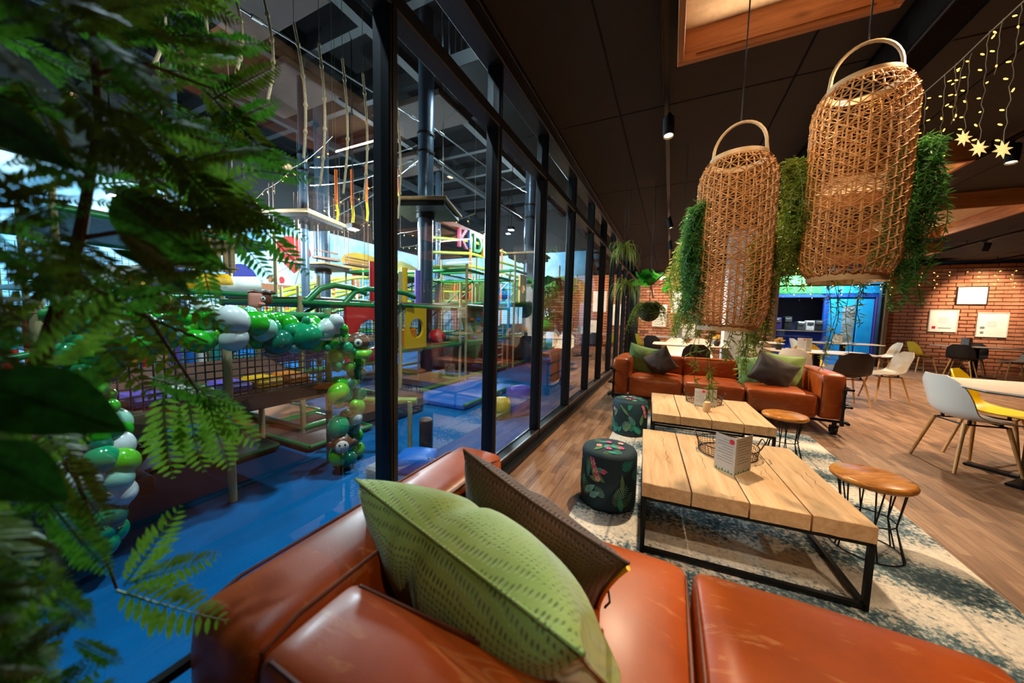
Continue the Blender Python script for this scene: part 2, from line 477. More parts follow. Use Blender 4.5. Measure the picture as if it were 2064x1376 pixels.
# ---- glass partition
gw = tag(empty('wall_glass', (GX, 0, 0)), 'black framed glass partition between cafe and play hall', kind='structure')
MY = [-0.95, 0.07, 1.095, 2.05, 2.97, 3.98, 5.03, 6.05, 7.11, 8.13, 9.15, 10.17, 11.2, 12.2, 13.15]
FRAME = pm('anthracite_frame', (44, 46, 50), rough=0.36, metal=0.5)
me = MB().bb((0, 0, 1.475), (0.10, 0.05, 2.95), 0.006).box((0.052, 0, 1.475), (0.004, 0.018, 2.9)).box((-0.052, 0, 1.475), (0.004, 0.018, 2.9)).mesh('mullion', FRAME, False)
for y in MY: inst('mullion', me, gw, (0, y, 0))
ylen = 14.3; ymid = 6.1
MB().bb((0, ymid, 0.05), (0.10, ylen, 0.10), 0.006).bb((0.075, ymid, 0.015), (0.06, ylen, 0.03), 0.005).build('bottom_rail', FRAME, gw, smooth=False)
MB().bb((0, ymid, 2.49), (0.105, ylen, 0.075), 0.006).build('transom', FRAME, gw, smooth=False)
MB().bb((0, ymid, 2.9), (0.14, ylen, 0.10), 0.006).bb((0.08, ymid, 2.93), (0.05, ylen, 0.04), 0.004).build('head_rail', FRAME, gw, smooth=False)
MB().box((-0.045, ymid, 0.106), (0.012, ylen, 0.012)).box((0.045, ymid, 0.106), (0.012, ylen, 0.012)).build('glazing_bead', ALU, gw, smooth=False)
for a, b in zip(MY[:-1], MY[1:]):
    for z0, z1 in ((0.1, 2.455), (2.527, 2.86)):
        MB().add([(0, a + .02, z0), (0, b - .02, z0), (0, b - .02, z1), (0, a + .02, z1)], [(0, 1, 2, 3)]).build('pane', PANE, gw, smooth=False)
# ---- brick wall
t = NT('brick'); vec = t.coord((1, 1, 1)); oi = t.n('ShaderNodeObjectInfo')
ge = t.n('ShaderNodeNewGeometry'); n1 = t.noise(ge.outputs['Position'], 3.1, 3, 0.6); n2 = t.noise(ge.outputs['Position'], 40, 4, 0.6)
isl = t.mix(0.5, n1, ge.outputs['Random Per Island'])
col = t.ramp(t.mix(0.25, isl, n2), [(0.25, lin((104, 60, 44))), (0.42, lin((160, 96, 68))), (0.58, lin((194, 128, 96))), (0.75, lin((202, 166, 140)))])
t.l(col, t.p.inputs['Base Color']); t.p.inputs['Roughness'].default_value = 0.88; t.bump(n2, 0.4, 0.01)
BRICK = t.m
MORTAR = pm('mortar', (70, 50, 38), (56, 40, 30), 8, 0.95)
def brick_wall(name, label, x0, x1, z1, n_parts, near):
    w_ = MB().box(((x0 + x1) / 2, WY + 0.06, z1 / 2), (x1 - x0, 0.08, z1)).build(name, MORTAR, smooth=False)
    tag(w_, label, kind='structure')
    bw, bh, j = 0.27, 0.085, 0.014
    L = []
    nrow = int(z1 / (bh + j))
    for r in range(nrow):
        x = x0 - (0.5 * (bw + j) if r % 2 else 0)
        while x < x1 - 0.02:
            a, b = max(x, x0), min(x + bw, x1)
            if b - a > 0.05: L.append((a, b, r * (bh + j) + j / 2))
            x += bw + j
    L.sort(key=lambda q: abs((q[0] + q[1]) / 2 - near[0]) + abs(q[2] - near[1]))
    bme = MB().bb((0, 0, 0), (bw, 0.05, bh), 0.006).mesh('brick', BRICK, False)
    m = MB()
    for k, (a, b, z) in enumerate(L):
        dy = rnd.uniform(-0.008, 0.006)
        if k < n_parts: inst('brick', bme, w_, ((a + b) / 2, WY + 0.005 + dy, z + bh / 2), (0, 0, 0), ((b - a) / bw, 1, rnd.uniform(0.9, 1.02)))
        else: m.box(((a + b) / 2, WY + 0.005 + dy, z + bh / 2), (b - a, 0.05, bh * rnd.uniform(0.9, 1.02)))
    m.build('other_bricks', BRICK, w_, smooth=False, kind='stuff')
brick_wall('wall_back', 'red brick back wall behind the round of chairs on the right', 5.55, 10.3, 2.9, 300, (7.2, 1.6))
brick_wall('wall_back', 'red brick back wall beyond the far sofa', GX, 2.95, 2.9, 180, (0.4, 1.6))
# window into the blue kiosk room behind
wo = tag(empty('window_1', (0, WY, 0)), 'wide opening into a blue and green painted kiosk room', kind='structure')
WOODJ = wood_mat('jamb_wood', (120, 92, 66), (150, 118, 88), (30, 30, 3))
MB().bb((2.99, 0, 1.45), (0.08, 0.2, 2.9), 0.006).bb((5.5, -0.02, 1.45), (0.09, 0.24, 2.9), 0.006).build('jamb', WOODJ, wo, smooth=False)
MB().bb((5.42, 0.02, 1.45), (0.05, 0.16, 2.9), 0.006).bb((4.25, 0, 2.86), (2.5, 0.16, 0.08), 0.006).bb((4.25, 0, 2.36), (2.5, 0.06, 0.05), 0.004).build('window_frame', FRAME, wo, smooth=False)
for k in range(2):
    MB().add([(3.03 + 1.19 * k, 0.02, 0.03), (4.2 + 1.19 * k, 0.02, 0.03), (4.2 + 1.19 * k, 0.02, 2.33), (3.03 + 1.19 * k, 0.02, 2.33)], [(0, 1, 2, 3)]).build('pane', PANE, wo, smooth=False)
# ================================================================== lounge furniture
t = NT('cognac_leather'); vec = t.coord()
n1 = t.noise(vec, 2.6, 5, 0.6); n2 = t.noise(vec, 190, 3, 0.7); n3 = t.noise(t.coord((1, 5, 5)), 4.5, 5, 0.6, 1.2)
col = t.ramp(n1, [(0.3, lin((138, 55, 4))), (0.55, lin((164, 69, 6))), (0.75, lin((182, 86, 18)))])
scr = t.ramp(n3, [(0.60, (0, 0, 0, 1)), (0.66, (0.35, 0.35, 0.35, 1)), (0.72, (0, 0, 0, 1))])
col = t.mix(scr, col, lin((206, 140, 84)))
t.l(col, t.p.inputs['Base Color']); t.p.inputs['Roughness'].default_value = 0.42; t.p.inputs['Coat Weight'].default_value = 0.16; t.p.inputs['Coat Roughness'].default_value = 0.25
t.p.inputs['Specular IOR Level'].default_value = 0.38
t.bump(t.mix(0.35, n2, n3), 0.18, 0.003)
LEATHER = t.m
SEAM = pm('leather_seam', (96, 42, 14), rough=0.5)
def wrinkle(amp):
    def fn(q):
        return q + V((0, 0, amp * (math.sin(q.x * 19 + q.y * 7) * math.sin(q.y * 23 - q.x * 5))))
    return fn
def sofa(label, loc, rz, group):
    'three seat leather sofa, front towards +y, origin on the floor at the middle of its front'
    o = thing('leather_sofa', label, 'sofa', loc, rz, group)
    W, AW, D = 2.42, 0.215, 0.92
    sw = (W - 2 * AW) / 3
    for sg in (-1, 1):
        x = sg * (W / 2 - AW / 2)
        a = MB().rbox((x, -D / 2, 0.415), (AW, D - 0.02, 0.49), 0.045, 8, (0.01, 0.006, 0.012)).build('armrest', LEATHER, o, angle=80)
        for xs in (-1, 1):
            p = MB(); xx = x + xs * (AW / 2 - 0.012)
            p.tube([(xx, -D + 0.03, 0.25), (xx, -D + 0.022, 0.55), (xx, -D + 0.04, 0.637), (xx, -D + 0.1, 0.655), (xx, -0.12, 0.655), (xx, -0.045, 0.637), (xx, -0.018, 0.55), (xx, -0.02, 0.2)], 0.0045, 6)
            p.build('piping', SEAM, a)
    for k in range(3):
        x = -W / 2 + AW + sw * (k + 0.5)
        s_ = MB().rbox((x, -0.34, 0.295), (sw - 0.008, 0.68, 0.26), 0.045, 10, (0.004, 0.015, 0.022), fn=wrinkle(0.0025)).build('seat_cushion', LEATHER, o, angle=80)
        for xs in (-1, 1):
            p = MB(); xx = x + xs * (sw / 2 - 0.013)
            p.tube([(xx, -0.62, 0.413), (xx, -0.34, 0.421), (xx, -0.07, 0.411), (xx, -0.022, 0.39), (xx, -0.006, 0.33), (xx, -0.008, 0.2)], 0.004, 6)
            p.build('piping', SEAM, s_)
        b_ = MB().rbox((x, -D + 0.11, 0.43), (sw - 0.008, 0.19, 0.46), 0.03, 10, (0.004, 0.03, 0.01), fn=wrinkle(0.0015)).build('back_cushion', LEATHER, o, angle=80)
        for ys in (-1, 1):
            p = MB().tube([(x - sw / 2 + 0.012, -D + 0.11 + ys * 0.092, 0.25), (x - sw / 2 + 0.012, -D + 0.11 + ys * 0.085, 0.63), (x - sw / 2 + 0.035, -D + 0.11 + ys * 0.082, 0.655), (x, -D + 0.11 + ys * 0.088, 0.660), (x + sw / 2 - 0.035, -D + 0.11 + ys * 0.082, 0.655), (x + sw / 2 - 0.012, -D + 0.11 + ys * 0.085, 0.63), (x + sw / 2 - 0.012, -D + 0.11 + ys * 0.092, 0.25)], 0.004, 6)
            p.build('piping', SEAM, b_)
    # black pipe frame
    f = MB()
    z0 = 0.145
    for y in (-0.06, -D + 0.06):
        f.tube([(-W / 2 - 0.05, y, z0), (W / 2 + 0.05, y, z0)], 0.015, 8)
    for sg in (-1, 1):
        X = sg * (W / 2 + 0.03)
        f.tube([(X, 0.01, z0), (X, -D - 0.01, z0)], 0.015, 8)
    f.build('base_frame', BLACK, o)
    for sg in (-1, 1):
        X = sg * (W / 2 - 0.03); XO = sg * (W / 2 + 0.03)
        for y in (0.03, -D - 0.03):
            g = MB()
            g.tube([(X, y, z0 - 0.02), (X, y, 0.49), (X, y, 0.5), (X + sg * 0.015, y, 0.515), (XO, y, 0.515)], 0.0135, 8)
            g.tube([(X, y, 0.33), (XO, y, 0.33)], 0.012, 8)
            for zz in (0.33, 0.49, z0): g.tube([(X, y, zz - 0.022), (X, y, zz + 0.022)], 0.019, 8)
            g.build('pipe_post', BLACK, o)
        for zz in (0.33, 0.515):
            MB().tube([(XO, 0.045, zz), (XO, -D - 0.045, zz)], 0.0125, 8).build('pipe_rail', BLACK, o)
    for sg in (-1, 1):
        for y in (-0.06, -D + 0.06):
            X = sg * (W / 2 - 0.06)
            c = MB().tube([(X, y, 0.15), (X, y, 0.105)], 0.02, 10).box((X, y, 0.095), (0.07, 0.03, 0.02))
            c.box((X - 0.032, y - 0.012, 0.07), (0.006, 0.03, 0.06)).box((X + 0.032, y - 0.012, 0.07), (0.006, 0.03, 0.06))
            c.build('caster', BLACK, o)
            MB().tube([(X - 0.025, y - 0.02, 0.045), (X + 0.025, y - 0.02, 0.045)], 0.045, 16).build('caster_wheel', BLACKM, o)
    return o
SOFAS = 'cognac leather sofas'
sofa('long cognac leather sofa in the foreground with its back to the viewer', (0.43, 1.165, 0), 0.0, SOFAS)
sofa('long cognac leather sofa on casters facing the viewer across the low tables', (0.515, 4.68, 0), PI + math.radians(-1.5), SOFAS)

# ---- throw pillows
def fabric(name, c1, c2, cell, cscale, rough=0.85, deep=0.6, sheen=0.5):
    t = NT(name); vec = t.coord()
    v = t.n('ShaderNodeTexVoronoi'); v.inputs['Scale'].default_value = cscale; v.inputs['Randomness'].default_value = 0.18
    mp = t.coord((1, 1.5, 0.02)); t.l(mp, v.inputs['Vector'])
    r = t.ramp(v.outputs['Distance'], [(0.06, (0, 0, 0, 1)), (0.34, (1, 1, 1, 1))])
    n = t.noise(vec, 7, 4)
    base = t.ramp(n, [(0.3, lin(c1)), (0.7, lin(c2))])
    t.l(t.mix(r, lin(cell), base), t.p.inputs['Base Color'])
    t.p.inputs['Roughness'].default_value = rough; t.p.inputs['Sheen Weight'].default_value = sheen; t.p.inputs['Sheen Roughness'].default_value = 0.4
    t.bump(r, deep, 0.006); return t.m
GREENF = fabric('green_velvet', (134, 164, 74), (158, 182, 98), (88, 118, 48), 88)
SAGEF = fabric('sage_velvet', (96, 142, 76), (128, 160, 86), (76, 110, 56), 80)
BROWNF = fabric('brown_velvet', (62, 38, 24), (86, 56, 36), (34, 20, 12), 84, 0.6, 0.5, 0.25)
DARKF = fabric('dark_velvet', (46, 34, 30), (62, 48, 40), (30, 22, 20), 40, 0.7, 0.3, 0.25)
def pillow(label, mat, c, u, v, w, h, T, group, fold=0.0, zipper=False, seed=1, pipe=None):
    u = V(u).normalized(); v = V(v); v = (v - u * v.dot(u)).normalized(); n = u.cross(v)
    o = thing('throw_pillow', label, 'pillow', c, 0, group)
    rr = random.Random(seed); ph = [rr.uniform(0, 6) for _ in range(4)]
    rot = M((u, v, n)).transposed()
    o.rotation_euler = rot.to_euler()
    N = 30
    def surf(sg):
        def fn(a, b):
            x, y = 2 * a - 1, 2 * b - 1
            ex = 1 - 0.10 * (1 - y * y) * 1.0; ey = 1 - 0.10 * (1 - x * x)
            e = max(0.0, (1 - x * x)) ** 0.46 * max(0.0, (1 - y * y)) ** 0.46
            rad = math.hypot(x, y)
            wr = 0.012 * math.sin(7 * math.atan2(y, x + 1e-6) + ph[0]) * max(0, rad - 0.35) * e
            fd = -fold * math.exp(-((x + 0.25 - 0.1 * y) / 0.10) ** 2) * max(0, y + 0.2) * e
            return (x * ex * w / 2, y * ey * h / 2, sg * (T * e + wr + fd * 0.6))
        return fn
    m = MB().grid(surf(1), N, N).grid(surf(-1), N, N, True)
    m.build('pillow_cover', mat, o, angle=120)
    # the seam all round
    pts = []
    K = 14
    for (x0, y0, x1, y1) in ((-1, -1, 1, -1), (1, -1, 1, 1), (1, 1, -1, 1), (-1, 1, -1, -1)):
        for i in range(K):
            x = x0 + (x1 - x0) * i / K; y = y0 + (y1 - y0) * i / K
            pts.append((x * (1 - 0.10 * (1 - y * y)) * w / 2, y * (1 - 0.10 * (1 - x * x)) * h / 2, 0))
    MB().tube(pts, 0.004, 6, closed=True).build('seam', pipe or mat, o)
    if zipper:
        z = MB()
        zp = [p for p in pts[K:2 * K + 1]]
        z.tube([(p[0] + 0.002, p[1], 0.011) for p in zp], 0.0055, 6)
        z.build('zipper', pm('brass', (226, 160, 40), rough=0.35, metal=0.6), o, label='brass zipper along one edge')
        MB().tube([(zp[9][0] + 0.006, zp[9][1], 0.008), (zp[9][0] + 0.02, zp[9][1] - 0.02, 0.02), (zp[9][0] + 0.015, zp[9][1] - 0.05, 0.022)], 0.003, 5).build('zip_pull', BLACK, o)
    return o
PG = 'pillows on the near sofa'; PF = 'pillows on the far sofa'
pillow('large dimpled green velvet pillow with a dog-eared corner on the near sofa', GREENF, (-0.375, 0.64, 0.575), (0.53, -0.13, -0.02), (-0.10, -0.26, 0.36), 0.66, 0.45, 0.145, PG, 0.06, seed=3)
pillow('dark brown ribbed pillow with a brass zipper beside the green one', BROWNF, (-0.345, 0.865, 0.55), (0.50, -0.06, -0.15), (-0.0, -0.13, 0.40), 0.52, 0.36, 0.09, PG, 0.02, zipper=True, seed=5)

# ---- rug
t = NT('distressed_rug'); vec = t.coord()
big = t.noise(vec, 1.7, 3, 0.5, 0.8); mid = t.noise(vec, 9, 4, 0.6, 0.6); fine = t.noise(vec, 46, 5, 0.7)
wv = t.n('ShaderNodeTexWave', wave_type='RINGS'); wv.inputs['Scale'].default_value = 0.55; wv.inputs['Distortion'].default_value = 5.5; wv.inputs['Detail'].default_value = 3; t.l(vec, wv.inputs['Vector'])
m1 = t.mix(0.45, big, wv.outputs['Color']); m2 = t.mix(0.35, m1, mid)
mask = t.mix(0.5, m2, fine)
col = t.ramp(mask, [(0.40, lin((30, 58, 72))), (0.46, lin((96, 120, 126))), (0.51, lin((208, 200, 188))), (0.60, lin((236, 226, 210)))])
tint = t.noise(vec, 2.3, 2); col = t.mix(t.ramp(tint, [(0.45, (0, 0, 0, 1)), (0.7, (0.35, 0.35, 0.35, 1))]), col, lin((126, 150, 160)))
# woven stripes of the border
sx = t.n('ShaderNodeSeparateXYZ'); t.l(vec, sx.inputs[0])
ab = t.n('ShaderNodeMath', operation='ABSOLUTE'); t.l(sx.outputs[0], ab.inputs[0])
st = t.ramp(ab.outputs[0], [(0.700, (0, 0, 0, 1)), (0.705, (0.5, 0.5, 0.5, 1)), (0.715, (0.5, 0.5, 0.5, 1)), (0.72, (0, 0, 0, 1))])
col = t.mix(st, col, lin((84, 98, 102)))
t.l(col, t.p.inputs['Base Color']); t.p.inputs['Roughness'].default_value = 0.95; t.bump(fine, 0.4, 0.004)
rug = MB().bb((0, 0, 0), (1.895, 3.62, 0.008), 0.003).build('area_rug', t.m, loc=(0.455, 2.69, 0.0045), smooth=False)
tag(rug, 'faded cream and petrol blue vintage rug under the low tables', 'rug')

# ---- low plank tables
OAK = wood_mat('pale_oak', (198, 154, 108), (230, 194, 150), (26, 2.2, 26), 1.3, 0.55, 0.15, 0.05, (164, 116, 74))
def plank_table(label, loc, rz, shelf, seed):
    o = thing('coffee_table', label, 'coffee table', loc, rz, 'low oak plank tables')
    rr = random.Random(seed)
    W, D, H = 0.90, 0.885, 0.375
    x = -W / 2
    ws = [0.222, 0.232, 0.222, 0.215]
    for k in range(4):
        w_ = ws[k] - 0.005
        jag = [rr.uniform(-0.006, 0.006) for _ in range(8)]
        n = 7; vs = []; fs = []
        for zz in (H - 0.072, H - 0.003, H):
            ins = 0.0 if zz < H - 0.001 else 0.004
            ring = []
            for i in range(n + 1): ring.append((x + w_ * i / n + (ins if i == 0 else -ins if i == n else 0), -D / 2 + ins + jag[i % 8] * 0.5, zz))
            for i in range(n + 1): ring.append((x + w_ - w_ * i / n + (-ins if i == 0 else ins if i == n else 0), D / 2 - ins + jag[(i + 3) % 8] * 0.5, zz))
            vs += ring
        R_ = 2 * (n + 1)
        for a in range(2):
            for i in range(R_):
                j = (i + 1) % R_; fs.append((a * R_ + i, a * R_ + j, (a + 1) * R_ + j, (a + 1) * R_ + i))
        fs.append(tuple(range(2 * R_, 3 * R_))); fs.append(tuple(range(R_ - 1, -1, -1)))
        b = MB().add(vs, fs).build('plank', OAK, o, smooth=False)
        # drying cracks
        c = MB()
        for q in range(2):
            cx = x + w_ * rr.uniform(0.25, 0.8); cy = -D / 2 + rr.choice([0.0, 0.35, 0.7]) * D * rr.uniform(0.9, 1)
            pp = [(cx + 0.012 * math.sin(3 * i + q), cy + 0.001 + 0.05 * i, H + 0.0004) for i in range(5)]
            for i in range(4):
                a, e = V(pp[i]), V(pp[i + 1]); s = V((0.0011, 0, 0))
                c.add([a - s, a + s, e + s, e - s], [(0, 1, 2, 3)])
        c.build('crack', SEAM, b, smooth=False, kind='stuff')
        x += ws[k] + 0.002
    F = pm('black_frame', (22, 22, 24), rough=0.45, metal=0.5) if 'black_frame' not in bpy.data.materials else bpy.data.materials['black_frame']
    hx, hy, s = W / 2 - 0.015, D / 2 - 0.02, 0.02
    top = H - 0.072 - s / 2
    for a in (-1, 1):
        for b in (-1, 1):
            MB().box((a * hx, b * hy, top / 2), (s, s, top)).build('leg', F, o, smooth=False)
    for b in (-1, 1):
        MB().box((0, b * hy, top), (2 * hx, s, s)).build('top_rail', F, o, smooth=False)
        MB().box((0, b * hy, s / 2 + 0.0095), (2 * hx, s, s)).build('floor_rail', F, o, smooth=False)
    for a in (-1, 1):
        MB().box((a * hx, 0, top), (s, 2 * hy, s)).build('top_rail', F, o, smooth=False)
        MB().box((a * hx, 0, s / 2 + 0.0095), (s, 2 * hy, s)).build('floor_rail', F, o, smooth=False)
    return o
plank_table('nearer low table of four thick oak planks on a black steel frame', (0.335, 2.215, 0.009), math.radians(3.9), False, 2)
plank_table('farther low table of four thick oak planks, before the far sofa', (0.325, 3.585, 0.009), math.radians(3.2), True, 9)

# ---- wire baskets, menus, candle
RUST = pm('brown_wire', (92, 66, 46), (60, 44, 34), 30, 0.5, 0.7)
def wire_basket(label, loc):
    o = thing('wire_basket', label, 'basket', loc, 0, 'round wire trays on the low tables')
    r, hh = 0.155, 0.06
    def ring(rad, z, th):
        return MB().tube([(rad * math.cos(2 * PI * k / 28), rad * math.sin(2 * PI * k / 28), z) for k in range(28)], th, 6, closed=True)
    ring(r, 0.004, 0.0035).build('base_ring', RUST, o); ring(r + 0.008, hh, 0.0035).build('rim', RUST, o)
    g = MB()
    for z in (0.018, 0.032, 0.046): g.tube([((r + z * 0.13) * math.cos(2 * PI * k / 24), (r + z * 0.13) * math.sin(2 * PI * k / 24), z) for k in range(24)], 0.0011, 4, closed=True)
    for k in range(48):
        a = 2 * PI * k / 48; g.tube([(r * math.cos(a), r * math.sin(a), 0.004), ((r + 0.008) * math.cos(a), (r + 0.008) * math.sin(a), hh)], 0.0011, 4)
    for k in range(-7, 8):
        q = k * 0.02; e = math.sqrt(max(0, r * r - q * q))
        g.tube([(q, -e, 0.004), (q, e, 0.004)], 0.001, 4); g.tube([(-e, q, 0.004), (e, q, 0.004)], 0.001, 4)
    g.build('wire_mesh', RUST, o, kind='stuff')
    for sg in (-1, 1):
        MB().tube([(sg * (r + 0.006), -0.04, hh), (sg * (r + 0.022), -0.042, hh + 0.04), (sg * (r + 0.026), -0.03, hh + 0.05), (sg * (r + 0.026), 0.03, hh + 0.05), (sg * (r + 0.022), 0.042, hh + 0.04), (sg * (r + 0.006), 0.04, hh)], 0.0035, 6).build('handle', RUST, o)
    return o
wire_basket('round brown wire tray on the nearer low table', (0.36, 2.40, 0.3855))
wire_basket('round brown wire tray on the farther low table', (0.34, 3.80, 0.3855))
INK = pm('grey_ink', (120, 120, 126), rough=0.8); RED = pm('red_print', (196, 24, 44), rough=0.6); GRN = pm('green_print', (80, 130, 60), rough=0.6)
def menu(label, p0, p1, p2, z, h, group, cat='menu', name='menu_card'):
    'a standing folded card, fold at p1'
    o = thing(name, label, cat, (p1[0], p1[1], z), 0, group)
    for k, q in enumerate((p0, p2)):
        d = V((q[0] - p1[0], q[1] - p1[1], 0)); L = d.length; d.normalize()
        n = V((d.y, -d.x, 0))
        if n.dot(V((p1[0], p1[1], 0))) > 0: n = -n
        s_ = MB().add([V((0, 0, 0)), d * L, d * L + V((0, 0, h)), V((0, 0, h))], [(0, 1, 2, 3)])
        s_.poly([V((0, 0, 0)), d * L, d * L + V((0, 0, h)), V((0, 0, h))], -n, 0.0012)
        pg = s_.build('page', PAPER, o, smooth=False)
        ln = MB()
        for i in range(9):
            a = 0.12 * L; b = L * (0.85 if i % 3 else 0.6); zz = h * (0.9 - 0.075 * i)
            o_ = n * 0.0006
            ln.add([d * a + V((0, 0, zz)) + o_, d * b + V((0, 0, zz)) + o_, d * b + V((0, 0, zz - h * 0.012)) + o_, d * a + V((0, 0, zz - h * 0.012)) + o_], [(0, 1, 2, 3)])
        ln.build('print_lines', INK, pg, smooth=False, kind='stuff')
        gm = MB()
        for i in range(6):
            a = L * (0.05 + 0.15 * i); o_ = n * 0.0006
            gm.add([d * a + V((0, 0, 0.002)) + o_, d * (a + L * 0.13) + V((0, 0, 0.002)) + o_, d * (a + L * 0.06) + V((0, 0, h * (0.06 + 0.04 * (i % 2)))) + o_], [(0, 1, 2)])
        gm.build('grass_print', GRN, pg, smooth=False, kind='stuff')
        if k == 0:
            c0 = d * (L * 0.18) + V((0, 0, h * 0.88)) + n * 0.0007
            MB().add([c0 + d * (0.014 * math.cos(2 * PI * i / 16)) + V((0, 0, 0.014 * math.sin(2 * PI * i / 16))) for i in range(16)], [tuple(range(16))]).build('red_roundel', RED, pg, smooth=False)
    return o
MG = 'menu cards on the low tables'
menu('white folded menu card with a red roundel on the nearer low table', (0.262, 2.125), (0.345, 2.045), (0.44, 2.17), 0.385, 0.20, MG)
menu('white folded menu card standing on the farther low table', (0.245, 3.60), (0.335, 3.57), (0.43, 3.62), 0.385, 0.17, MG)
cn = thing('candle', 'pale pillar candle beside the menu on the farther low table', 'candle', (0.335, 3.42, 0.385))
MB().lathe([(0.028, 0), (0.030, 0.004), (0.030, 0.085), (0.024, 0.09), (0.006, 0.087)], 16).build('wax', pm('wax', (222, 196, 156), rough=0.5, sub=0.2), cn)
MB().tube([(0, 0, 0.086), (0.001, 0, 0.1)], 0.0012, 5).build('wick', BLACKM, cn)

# ---- flowered poufs
NAVY = pm('navy_print_cloth', (12, 40, 54), (20, 58, 70), 5, 0.75, bump=0.2, bscale=300)
TEAL = [pm('teal_leaf_print', (30, 132, 122), (60, 170, 150), 14, 0.75), pm('green_leaf_print', (70, 120, 84), (120, 158, 112), 14, 0.75), pm('pale_leaf_print', (150, 206, 198), (94, 164, 164), 14, 0.75)]
PINK = pm('pink_flower_print', (206, 52, 120), (238, 120, 160), 30, 0.75); PEACH = pm('peach_flower_print', (232, 150, 140), (240, 190, 180), 30, 0.75)
def pouf(label, loc, rz, seed, grp):
    o = thing('pouf', label, 'pouf', loc, rz, grp)
    r, H = 0.172, 0.36; rr = random.Random(seed)
    body = MB().lathe([(r - 0.012, 0.0), (r - 0.002, 0.008), (r, 0.03), (r + 0.002, 0.18), (r, H - 0.03), (r - 0.008, H - 0.010), (r - 0.03, H - 0.001), (0.08, H + 0.005), (0.001, H + 0.007)], 48).build('pouf_body', NAVY, o, angle=60)
    def side(a, z, off=0.0012):
        rad = r + 0.002 + off - (0.002 if z > H - 0.05 or z < 0.04 else 0)
        return V((rad * math.cos(a), rad * math.sin(a), max(0.01, min(H - 0.03, z))))
    def topp(x, y, off=0.0015):
        q = math.hypot(x, y); z = H + 0.007 - 0.006 * (q / 0.142) ** 2 * 1.2
        return V((x, y, z + off))
    def leaf(place, u0, v0, ang, L, Wd, m, fr=False):
        c, s = math.cos(ang), math.sin(ang)
        def P(l, wv): return place(u0 + (l * c - wv * s), v0 + (l * s + wv * c))
        if not fr:
            n = 8
            for i in range(n):
                a, b = i / n, (i + 1) / n
                wa, wb = Wd * math.sin(PI * a ** 0.8), Wd * math.sin(PI * b ** 0.8)
                m.add([P(L * a, -wa), P(L * b, -wb), P(L * b, wb), P(L * a, wa)], [(0, 1, 2, 3)])
        else:
            n = 9
            for i in range(1, n):
                a = i / n; wl = Wd * 1.6 * math.sin(PI * (0.15 + 0.8 * a)) 
                for sg in (-1, 1):
                    m.add([P(L * a, 0), P(L * (a + 0.05), 0), P(L * (a + 0.16), sg * wl), P(L * (a + 0.12), sg * wl)], [(0, 1, 2, 3)])
    sc = lambda u, v: side(u / r, v)
    ms = [MB(), MB(), MB()]
    for k in range(46):
        a = rr.uniform(0, 2 * PI) * r; z = rr.choice([0.02, 0.03, 0.06, 0.1, 0.2, 0.26]) + rr.uniform(-0.01, 0.03)
        leaf(lambda u, v, e=0.0004 * (k % 5): side(u / r, v, 0.001 + e), a, z, rr.uniform(0.5, 2.6) if z < 0.15 else rr.uniform(0, 6.28), rr.uniform(0.07, 0.14), rr.uniform(0.012, 0.024), ms[rr.choice([0, 0, 1, 2])], rr.random() < 0.45)
    for k in range(12):
        a = rr.uniform(0, 6.28); q = rr.uniform(0.05, 0.11)
        leaf(lambda u, v, e=0.0003 * k: topp(u, v, 0.001 + e) if math.hypot(u, v) < 0.14 else topp(0.14 * u / math.hypot(u, v), 0.14 * v / math.hypot(u, v), 0.001 + e), q * math.cos(a), q * math.sin(a), rr.uniform(0, 6.28), rr.uniform(0.05, 0.09), 0.016, ms[rr.choice([0, 1, 1])], rr.random() < 0.3)
    for m_, mm in zip(ms, TEAL): m_.build('leaf_print', mm, body, smooth=False, kind='stuff')
    fl_ = [MB(), MB()]
    for k in range(9):
        a = rr.uniform(0, 6.28) if k > 5 else 3.95 + 0.05 * k; z = 0.32 - 0.022 * k if k <= 5 else rr.uniform(0.2, 0.3); m_ = fl_[k % 2]
        for q in range(5):
            t_ = q * 2 * PI / 5
            c0 = (a * r + 0.011 * math.cos(t_), z + 0.011 * math.sin(t_))
            m_.add([side((c0[0] + 0.008 * math.cos(w_)) / r, c0[1] + 0.008 * math.sin(w_), 0.0035) for w_ in [i * PI / 3 for i in range(6)]], [tuple(range(6))])
    for k in range(5):
        a = rr.uniform(0, 6.28); q = rr.uniform(0.03, 0.1)
        for p_ in range(5):
            t_ = p_ * 2 * PI / 5
            c0 = (q * math.cos(a) + 0.012 * math.cos(t_), q * math.sin(a) + 0.012 * math.sin(t_))
            fl_[k % 2].add([topp(c0[0] + 0.009 * math.cos(i * PI / 3), c0[1] + 0.009 * math.sin(i * PI / 3), 0.006) for i in range(6)], [tuple(range(6))])
    fl_[0].build('flower_print', PINK, body, smooth=False, kind='stuff'); fl_[1].build('flower_print', PEACH, body, smooth=False, kind='stuff')
    return o
pouf('nearer round pouf with a navy tropical leaf and flower print', (-0.315, 2.185, 0.0095), 0.3, 4, 'flowered poufs by the glass')
pouf('farther round pouf with a tropical print, before the far sofa', (-0.335, 3.64, 0.0095), 1.6, 8, 'flowered poufs by the glass')

